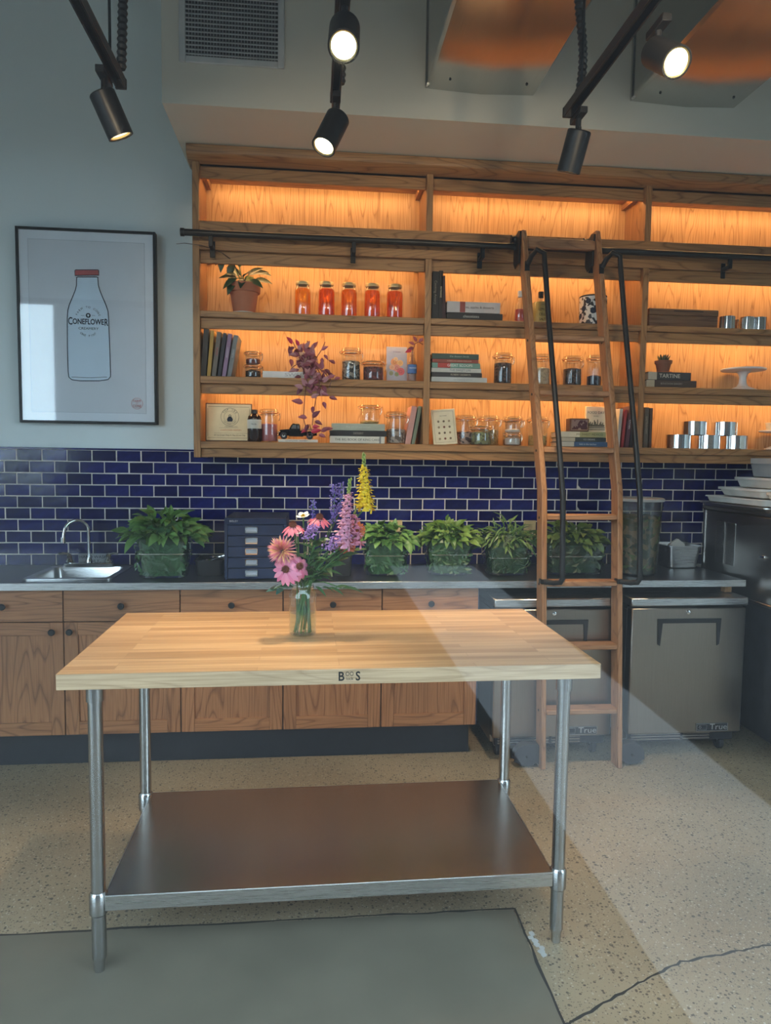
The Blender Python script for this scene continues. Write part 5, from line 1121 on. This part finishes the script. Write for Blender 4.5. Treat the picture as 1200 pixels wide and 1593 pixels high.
# toy pickup truck
x = xat(463, 684, 3.80); t = thing('toy_truck', 'black toy vintage pickup truck on the thin white book', 'toy truck', (x, 3.812, z+.0164+E_)); KB = mat('truck_black', (.010, .010, .011), .15); Wd = .062
def extr(name, poly, y0, y1, m, bev=.0025): return part(name, MB().prism(poly, y0, y1), m, t, bev)
extr('bonnet', [(-.098, .020), (-.098, .040), (-.090, .048), (-.050, .052), (-.040, .052), (-.040, .018), (-.095, .016)], -.022, .022, KB, .004)
extr('cab', [(-.044, .016), (-.044, .052), (-.030, .078), (-.022, .082), (.008, .082), (.014, .076), (.016, .016)], -.028, .028, KB, .004)
extr('cargo_bed', [(.016, .018), (.016, .046), (.100, .042), (.102, .020)], -.029, .029, KB, .002)
for y in (-.0285, .0275): extr('side_window', [(-.034, .055), (-.024, .074), (-.006, .074), (-.006, .055)], y, y+.001, plain((.16, .17, .18), .1), 0); extr('side_window', [(-.002, .055), (-.002, .074), (.008, .074), (.011, .055)], y, y+.001, plain((.16, .17, .18), .1), 0)
part('running_board', MB().box(-.045, .03, -.033, .033, .014, .019), KB, t, .001); part('bumper', MB().box(-.106, -.098, -.030, .030, .014, .022), M['chrome'], t, .002); part('bumper', MB().box(.101, .107, -.028, .028, .014, .021), M['chrome'], t, .002)
for y in (-.018, .018): part('headlamp', MB().lathe([(.001, 0), (.006, 0), (.007, -.008), (.004, -.012)], (-.1, y, .036), 12, Matrix.Rotation(-PI/2, 3, 'Y')), M['chrome'], t)
for x_ in (-.072, .064):
    for s_ in (-1, 1):
        wh = part('wheel', MB().lathe([(.008, -.006), (.0165, -.006), (.018, -.003), (.018, .003), (.0165, .006), (.008, .006)], (x_, s_*.028, .018), 20, Matrix.Rotation(PI/2, 3, 'X')), M['rubber'], t); link('hubcap', MB().lathe([(.001, .0075), (.006, .0065), (.0095, .004)], (x_, s_*.028, .018), 14, Matrix.Rotation(PI/2*(-s_)*-1, 3, 'X')).mesh('hubcap'), M['white'], wh)
        q = MB(); ring2d(q, (x_, .018), .0195, .0245, s_*.030-.006, s_*.030+.006, 10, 0, PI); part('wheel_arch', q, KB, t)
for k in range(2): part('bed_rail', MB().box(.02, .098, (-1)**k*.0285-.001, (-1)**k*.0285+.001, .048, .056), plain((.30, .18, .10)), t)
# stack of flat books with a jar on top
bx = xat(513, 691, 3.77)
book('white King Cake book lying lowest in the stack by the beans jar', bx, 3.762, z, .036, .290, .19, (.60, .58, .50), False, 'THE BIG BOOK OF KING CAKE', (.06, .06, .06), .017, band=((.2, .2, .2), .90, .93)); book('black book in the middle of the stack by the beans jar', bx+.0, 3.760, z+.0372, .028, .300, .19, (.018, .018, .02), False, 'DESSERT', (.34, .30, .25), .014, tx=0.); book('pale sage book on top of the stack by the beans jar', bx+.010, 3.764, z+.0664, .036, .280, .18, (.36, .38, .30), False, 'the art of ice cream', (.52, .54, .46), .016)
bail_jar('empty clear clip jar standing on the stack of books', 575, z+.1026, .055, .102, 'yellow', .2, 660, Y=3.84)
bail_jar('clip jar half full of grey beans right of the book stack', 616, z, .055, .170, 'white', .62, 691, Y=3.82)
for lab, u, c, th, ln, L in (('pink book leaning on the first divider', 630, (.50, .26, .22), .030, .17, .205), ('sage green thin book leaning beside the pink one', 640, (.17, .21, .15), .018, .18, .205)): book(lab, xat(u, 691, 3.79), 3.785, z+.001, th, L, .17, c, lean=ln, gr='leaning books by the first divider')

# ---- second bay, upper shelf
z = S2
for lab, u, th, L, c, tx_, tcl in (('tall black book, first beside the divider on the upper shelf', 672.5, .034, .245, (.014, .013, .013), 'Cooking Amory', (.22, .2, .16)), ('tall black book with gilt spine title, second beside the divider', 682.5, .022, .250, (.016, .013, .012), 'PATISSERIE', (.50, .42, .28)), ('dark red edged book leaning on the two black ones', 688.5, .020, .225, (.045, .018, .02), None, None)):
    book(lab, xat(u, 496, 3.775)-.002, 3.770, z, th, L, .17, c, True, tx_, tcl or (.5, .5, .5), lean=-.0 if u < 685 else -.035, gr='upright books beside the first divider')
bx = xat(695, 497, 3.77)
book('black chocolates book lying flat under the white one', bx, 3.764, z, .036, .300, .20, (.020, .018, .018), False, 'chocolates', (.45, .43, .40), .020, tx=-.02); book('white book with a painted spine lying on the black chocolates book', bx, 3.762, z+.0372, .056, .285, .20, (.46, .44, .44), False, 'tea, apples & desserts', (.10, .08, .08), .018, tx=.03, band=((.25, .06, .05), .24, .34))
def bottle(lab, u, prof, m, v, capm, lb, Y=3.83, txt=None):
    x = xat(u, v, Y); t = thing('bottle', lab, 'bottle', (x, Y, S2+E_), group='bottles behind the ladder')
    part('glass_body', MB().lathe(prof, seg=26), M['jar'], t); part('liquid', MB().lathe([(.001, .006)]+[(r*.93, zz) for r, zz in prof[2:lb[0]]]+[(.001, prof[lb[0]-1][1])], seg=22), m, t); h = prof[-1][1]
    part('cork', MB().lathe([(.001, h+.024), (.014, h+.024), (.015, h+.018), (.014, h-.008), (.001, h-.008)], seg=16), capm, t)
    if txt:
        for k, s_ in enumerate(txt): text(s_, .019 if k else .012, plain((.05, .04, .02)), t, (0, -lb[1]-.001, lb[2]-k*.026), sx=.85)
    return t
bottle('clear bottle with red label half hidden behind the left ladder stile', 809, [(.001, .003), (.026, 0), (.029, .006), (.029, .075), (.024, .1), (.012, .125), (.011, .15)], mat('red_drink', (.50, .06, .03), .3), 497, M['whitepl'], (4, .03, .05))
bottle('square shouldered limoncello bottle behind the ladder', 841, [(.001, .003), (.040, 0), (.047, .008), (.048, .105), (.044, .116), (.018, .124), (.014, .135), (.014, .150)], mat('limoncello', (.62, .43, .10), .4), 498, M['matt'], (5, .049, .098), txt=['OUR', 'LEMON', 'CELLO', 'SALTY'])
x = xat(922, 501, 3.83); t = thing('canister', 'black and white floral patterned canister right of the limoncello', 'canister', (x, 3.83, z+E_)); part('can_body', MB().lathe([(.001, .002), (.069, 0), (.072, .004), (.072, .150), (.069, .154), (.001, .150)], seg=32), speckle('floral_print', (.015, .015, .02), (.66, .64, .60), 62, .5, .38, .42), t)
part('lid', MB().lathe([(.0728, .150), (.0735, .157), (.069, .160), (.001, .158)], seg=32), M['matt'], t)
q = MB()
for k in range(9):
    a = -PI/2+(k-4)*.36; zz = .03+(k*37 % 90)/1000; q.lathe([(.0005, .0012), (.015, .0010), (.015, 0)], (.0722*math.cos(a), .0722*math.sin(a), zz+.02), 14, Vector((0, 0, 1)).rotation_difference(Vector((math.cos(a), math.sin(a), 0))).to_matrix())
part('dark_blossoms', q, M['ink'], t)

# ---- second bay, middle shelf
z = S3; bx = xat(669, 597, 3.77)+.006; zz = z
for lab, L, th, c, tx_, tcl, ts, dx in (('pale grey wide book lying lowest in the stack of six', .300, .026, (.48, .50, .48), 'ice creams & sorbets', (.3, .32, .33), .012, 0), ('black book second from the bottom in the stack of six', .270, .022, (.03, .028, .028), 'ROBERT DESSERTS', (.45, .4, .3), .013, .002), ('white The Sweet Life book in the stack of six', .268, .022, (.50, .50, .46), 'THE SWEET LIFE', (.12, .16, .18), .016, 0), ('teal and red Great Scoops book in the stack of six', .260, .026, (.16, .30, .25), 'GREAT SCOOPS', (.72, .72, .66), .019, .002), ('red brown thin book above Great Scoops', .248, .018, (.28, .07, .05), 'AMERICAN CREAM PARLOUR', (.55, .4, .3), .010, .004), ('dark green book on top of the stack of six', .250, .028, (.05, .085, .07), 'the dessert book', (.28, .36, .3), .015, .003)):
    book(lab, bx+dx, 3.762, zz, th, L, .19, c, False, tx_, tcl, ts, tx=.02, band=((.40, .05, .04), .12, .38) if 'Great' in lab and 'teal' in lab else None, gr='stack of six books on the middle shelf'); zz += th+.0012
bail_jar('clip jar of coffee dark beans right of the stack of six books', 782, z, .052, .165, 'dark', .93, 597); bail_jar('clip jar of cream flakes half behind the ladder handrail', 842, z, .050, .165, 'cream', .75, 598); bail_jar('clip jar of dark seeds seen between the ladder stiles', 890, z, .053, .160, 'dark', .78, 599); bail_jar('narrow clip jar of black tea against the right ladder stile', 924, z, .042, .168, 'black', .45, 599)

# ---- second bay, lowest shelf
z = S4
t = thing('menu_card', 'cream card with a grid of printed dots leaning at the divider', 'card', (xat(690, 692, 3.80)+.012, 3.79, z+.002), (-.10, -.09, .12)); w_, h_ = .135, .190
part('board', MB().box(-w_/2, w_/2, 0, .006, 0, h_), M['cream'], t, .001); q = MB()
for a in ((-.056, .056, .012, .013), (-.056, .056, .178, .179), (-.056, -.055, .012, .179), (.055, .056, .012, .179)): q.box(a[0], a[1], -.0006, .001, a[2], a[3])
part('border_line', q, plain((.16, .14, .12)), t)
for r_ in range(4):
    for c_ in range(3): q = MB(); ring2d(q, (-.030+c_*.030, .125-r_*.031), 0, .0062, -.0008, .0005, 10); part('printed_dot', q, plain(((.20, .15, .10), (.14, .10, .07), (.34, .26, .16), (.20, .06, .04))[(r_*2+c_) % 4]), t)
text('ice cream', .010, plain((.2, .16, .12)), t, (0, -.0008, .155))
bail_jar('clip jar of spotted beans beside the dotted card', 724, z, .055, .160, 'spots', .60, 692, Y=3.845); bail_jar('taller clip jar of pale grain behind the green one', 760, z, .058, .162, 'yellow', .72, 693, Y=3.88); bail_jar('squat clip jar of green cardamom in front of the grain', 748, z, .059, .102, 'green', .92, 693, Y=3.795)
bail_jar('small clip jar with folded paper, lower of a pair left of the ladder', 797, z, .045, .066, 'paper', .8, 694, Y=3.785); bail_jar('small empty clip jar on top of the pair left of the ladder', 797, z+.0675, .044, .078, 'paper', .3, 694, Y=3.785); bail_jar('tall clip jar standing behind the small pair', 797, z, .056, .163, 'dark', .3, 694, Y=3.905); bail_jar('tall clip jar of amber grain behind the left ladder stile', 836, z, .055, .160, 'yellow', .5, 695, Y=3.86)
bx = xat(870, 697, 3.78)
book('blue book lying lowest under the framed tin', bx+.005, 3.765, z, .026, .262, .18, (.05, .09, .17), False, 'kids in the kitchen', (.5, .52, .55), .013, tx=.02, band=((.55, .5, .4), .0, .28)); book('dark book in the middle under the framed tin', bx+.010, 3.770, z+.0272, .022, .250, .17, (.04, .05, .05), False, 'ICE CREAMS', (.4, .4, .35), .012, tx=.03, band=((.5, .42, .3), .0, .3)); book('olive My Sweet Mexico book on top of the pile', bx+.003, 3.768, z+.0504, .030, .255, .17, (.34, .31, .14), False, 'MY SWEET MEXICO', (.08, .07, .03), .017, tx=.035, band=((.66, .58, .42), .0, .42))
zt = z+.0816+E_
t = thing('picture_tin', 'small brown tin with a floral picture on the book pile', 'tin', (xat(898, 677, 3.80), 3.80, zt)); part('tin_body', MB().rloft([(.110, .07, 0, .012), (.110, .07, .070, .012)], cap1=True), plain((.12, .05, .03)), t, .002); part('picture', MB().box(-.043, .043, -.0362, -.0345, .010, .060), speckle('floral_tin', (.40, .22, .16), (.12, .03, .03), 70), t); q = MB()
for a in ((-.047, .047, .006, .010), (-.047, .047, .060, .064), (-.047, -.043, .006, .064), (.043, .047, .006, .064)): q.box(a[0], a[1], -.0368, -.034, a[2], a[3])
part('picture_frame', q, plain((.38, .22, .13)), t)
t = thing('standing_book', 'cream Food Day book with a city skyline, standing on the pile', 'book', (xat(927, 677, 3.83), 3.83, zt), (-.08, 0, 0)); part('cover', MB().box(-.056, .056, 0, .014, 0, .142), M['cream'], t, .001); part('pages', MB().box(-.0545, .0565, .002, .012, .002, .140), plain((.6, .55, .4)), t)
text('FOOD DAY', .020, plain((.05, .10, .12)), t, (.002, -.0006, .108), sx=.95); text('RECIPES', .008, plain((.2, .2, .15)), t, (.002, -.0006, .088)); q = MB()
for k in range(16): x_ = -.046+k*.006; q.box(x_, x_+.0052, -.0006, .0005, .030, .042+(k*7 % 5)*.004+(.016 if k in (6, 9) else 0))
q.box(-.05, .052, -.0006, .0005, .022, .027); q.box(-.05, .052, -.0006, .0005, .012, .016); part('printed_skyline', q, plain((.12, .11, .08)), t)
for lab, u, th, L, c, ln, tx_ in (('white book leaning left of the red edged books by the second divider', 962, .018, .210, (.55, .50, .42), .06, None), ('red book leaning by the second divider', 969, .014, .205, (.33, .04, .04), .08, None), ('plum book leaning by the second divider', 975, .022, .225, (.08, .035, .05), .09, 'KITCHEN'), ('black book with white title leaning by the second divider', 982, .020, .220, (.02, .02, .025), .10, 'A DESSERT')): book(lab, xat(u, 696, 3.79)-.012, 3.785, z+.001, th, L, .17, c, True, tx_, (.6, .6, .6), lean=ln, gr='leaning books by the second divider')

# ---- third bay
z = S2
x0, x1 = xat(1010, 506, 3.80), xat(1117, 506, 3.80)
t = thing('wooden_box', 'long brown wooden box with a slot on the upper right shelf', 'box', ((x0+x1)/2, 3.80, z+E_)); w_ = x1-x0; BW = wood('box_wood', 'X', (.20, .11, .055), (.12, .06, .03)); part('box_body', MB().box(-w_/2, w_/2, -.0, .16, 0, .068), BW, t, .002); part('lid', MB().box(-w_/2-.002, w_/2+.002, -.003, .162, .069, .104), BW, t, .003); part('slot', MB().box(-.06, .11, -.0036, -.0028, .090, .094), M['matt'], t, label='dark slot')
RING = {}
def ring_mold(lab, u, v, z, r, h, Y=3.82, x=None):
    x = xat(u, v, Y) if x is None else x
    t = thing('ring_mold', lab, 'ring mold', (x, Y, z+E_), group='polished steel ring molds')
    k = (r, h)
    if k not in RING: RING[k] = (MB().lathe([(r, 0), (r, h), (r-.0016, h), (r-.0016, 0), (r, 0)], seg=36).mesh('ring_wall'), MB().box(-.012, .012, -r-.0012, -r+.0004, .002, h-.002).mesh('weld_seam'))
    link('ring_wall', RING[k][0], M['chrome'], t); o = link('weld_seam', RING[k][1], M['wire'], t); o.rotation_euler = (0, 0, random.uniform(-1, 1)); return t
for lab, u, Y in (('steel ring mold right beside the wooden box', 1131, 3.80), ('steel ring mold behind, second from the wooden box', 1152, 3.88), ('steel ring mold third from the wooden box', 1162, 3.80), ('steel ring mold at the right of the upper shelf', 1181, 3.80)): ring_mold(lab, u, 508, z, .040, .070, Y, x=None if u != 1181 else xat(1131, 508, 3.8)+.187)
z = S3; bx = xat(1005, 602, 3.77)
book('brown book lying under the Tartine book', bx+.0, 3.764, z, .038, .288, .20, (.07, .045, .035), False, 'BOUCHON BAKERY', (.30, .26, .2), .014, band=((.42, .36, .26), .0, .16)); book('dark Tartine book lying under the small succulent', bx+.008, 3.762, z+.0392, .042, .245, .19, (.05, .048, .05), False, 'TARTINE', (.55, .5, .42), .030, tx=.0, band=((.42, .38, .3), .0, .2))
t = thing('potted_succulent', 'small spiky succulent in a terracotta pot on the Tartine book', 'plant', (xat(1032, 576, 3.82), 3.82, z+.0812+E_)); part('saucer', MB().lathe([(.001, 0), (.044, 0), (.048, .006), (.001, .005)], seg=20), M['terra'], t)
part('pot', MB().lathe([(.001, .007), (.031, .007), (.041, .052), (.046, .052), (.047, .068), (.041, .068), (.040, .056), (.001, .056)], seg=24), plain((.20, .085, .05), .8), t); part('soil', MB().lathe([(.001, .063), (.040, .060)], seg=16), M['soil'], t)
SP = MB().lathe([(.0005, -.002), (.0065, .004), (.0055, .02), (.003, .034), (.0004, .046)], seg=7).mesh('spike'); SP.materials.append(leafmat('succulent', (.03, .05, .025), (.07, .09, .04)))
for k in range(16): a = k*2.4; tl = .2+.55*(k/16); link('spike_leaf', SP, None, t, mw=Matrix.Translation((.012*math.cos(a)*tl*1.6, .012*math.sin(a)*tl*1.6, .060)) @ Vector((0, 0, 1)).rotation_difference(Vector((math.cos(a)*tl, math.sin(a)*tl, 1))).to_matrix().to_4x4())
def cake_stand(lab, x, Y, z, r, h):
    t = thing('cake_stand', lab, 'cake stand', (x, Y, z+E_), group='white ceramic cake stands'); n_ = 28
    q = MB().lathe([(.001, 0), (.075, 0), (.076, .006), (.055, .016), (.030, .026), (.021, .045), (.019, .075), (.026, h-.022), (.040, h-.010), (.001, h-.009)], seg=n_); part('pedestal', q, M['white'], t)
    part('plate', MB().lathe([(.001, h-.008), (.05, h-.009), (r*.96, h-.004), (r, h+.001), (r*.985, h+.006), (r*.92, h+.001), (.001, h)], seg=44), M['white'], t)
    part('foot_flutes', MB().lathe([(.0745, .001), (.0775, .004), (.0765, .008), (.074, .009)], seg=n_), M['white'], t)
cake_stand('white ceramic cake stand on the middle right shelf', xat(1157, 604, 3.86), 3.87, z, .150 if False else .120, .118)
z = S4
for lab, u, th, L, c in (('dark grey brown upright book right of the second divider', 1001, .026, .222, (.10, .085, .065)), ('brown upright book beside the dark grey one', 1009.5, .016, .218, (.07, .045, .03))): book(lab, xat(u, 697, 3.80), 3.80, z, th, L, .17, c, True, 'GASTRONOMY' if th > .02 else None, (.3, .27, .2), gr='upright books by the second divider')
r = .0665; xs = [xat(1055, 698, 3.82), xat(1055, 698, 3.82)+.172, xat(1055, 698, 3.82)+.335]
for lab, x in zip(('steel ring mold, left of the bottom row of three', 'steel ring mold, middle of the bottom row of three', 'steel ring mold, right of the bottom row of three'), xs): ring_mold(lab, 0, 0, z, r, .074, 3.82, x)
for lab, x in zip(('steel ring mold on top, left of the upper two', 'steel ring mold on top, right of the upper two'), (xs[0]+.090, xs[1]+.094)): ring_mold(lab, 0, 0, z+.0748, r, .074, 3.82, x)
cake_stand('white cake stand cut by the right frame edge on the lowest shelf', xat(1215, 697, 3.86), 3.875, z, .110, .105)
t = thing('paper_cup', 'small cream paper cup on the right edge cake stand', 'cup', (xat(1203, 664, 3.86), 3.87, z+.108+E_)); part('cup_wall', MB().lathe([(.001, .002), (.026, 0), (.036, .045), (.0345, .045), (.025, .003), (.001, .003)], seg=20), M['cream'], t); part('cup_rim', MB().tube([(.0355*math.cos(a), .0355*math.sin(a), .045) for a in [2*PI*k/20 for k in range(20)]], .0012, 5, True), M['cream'], t)
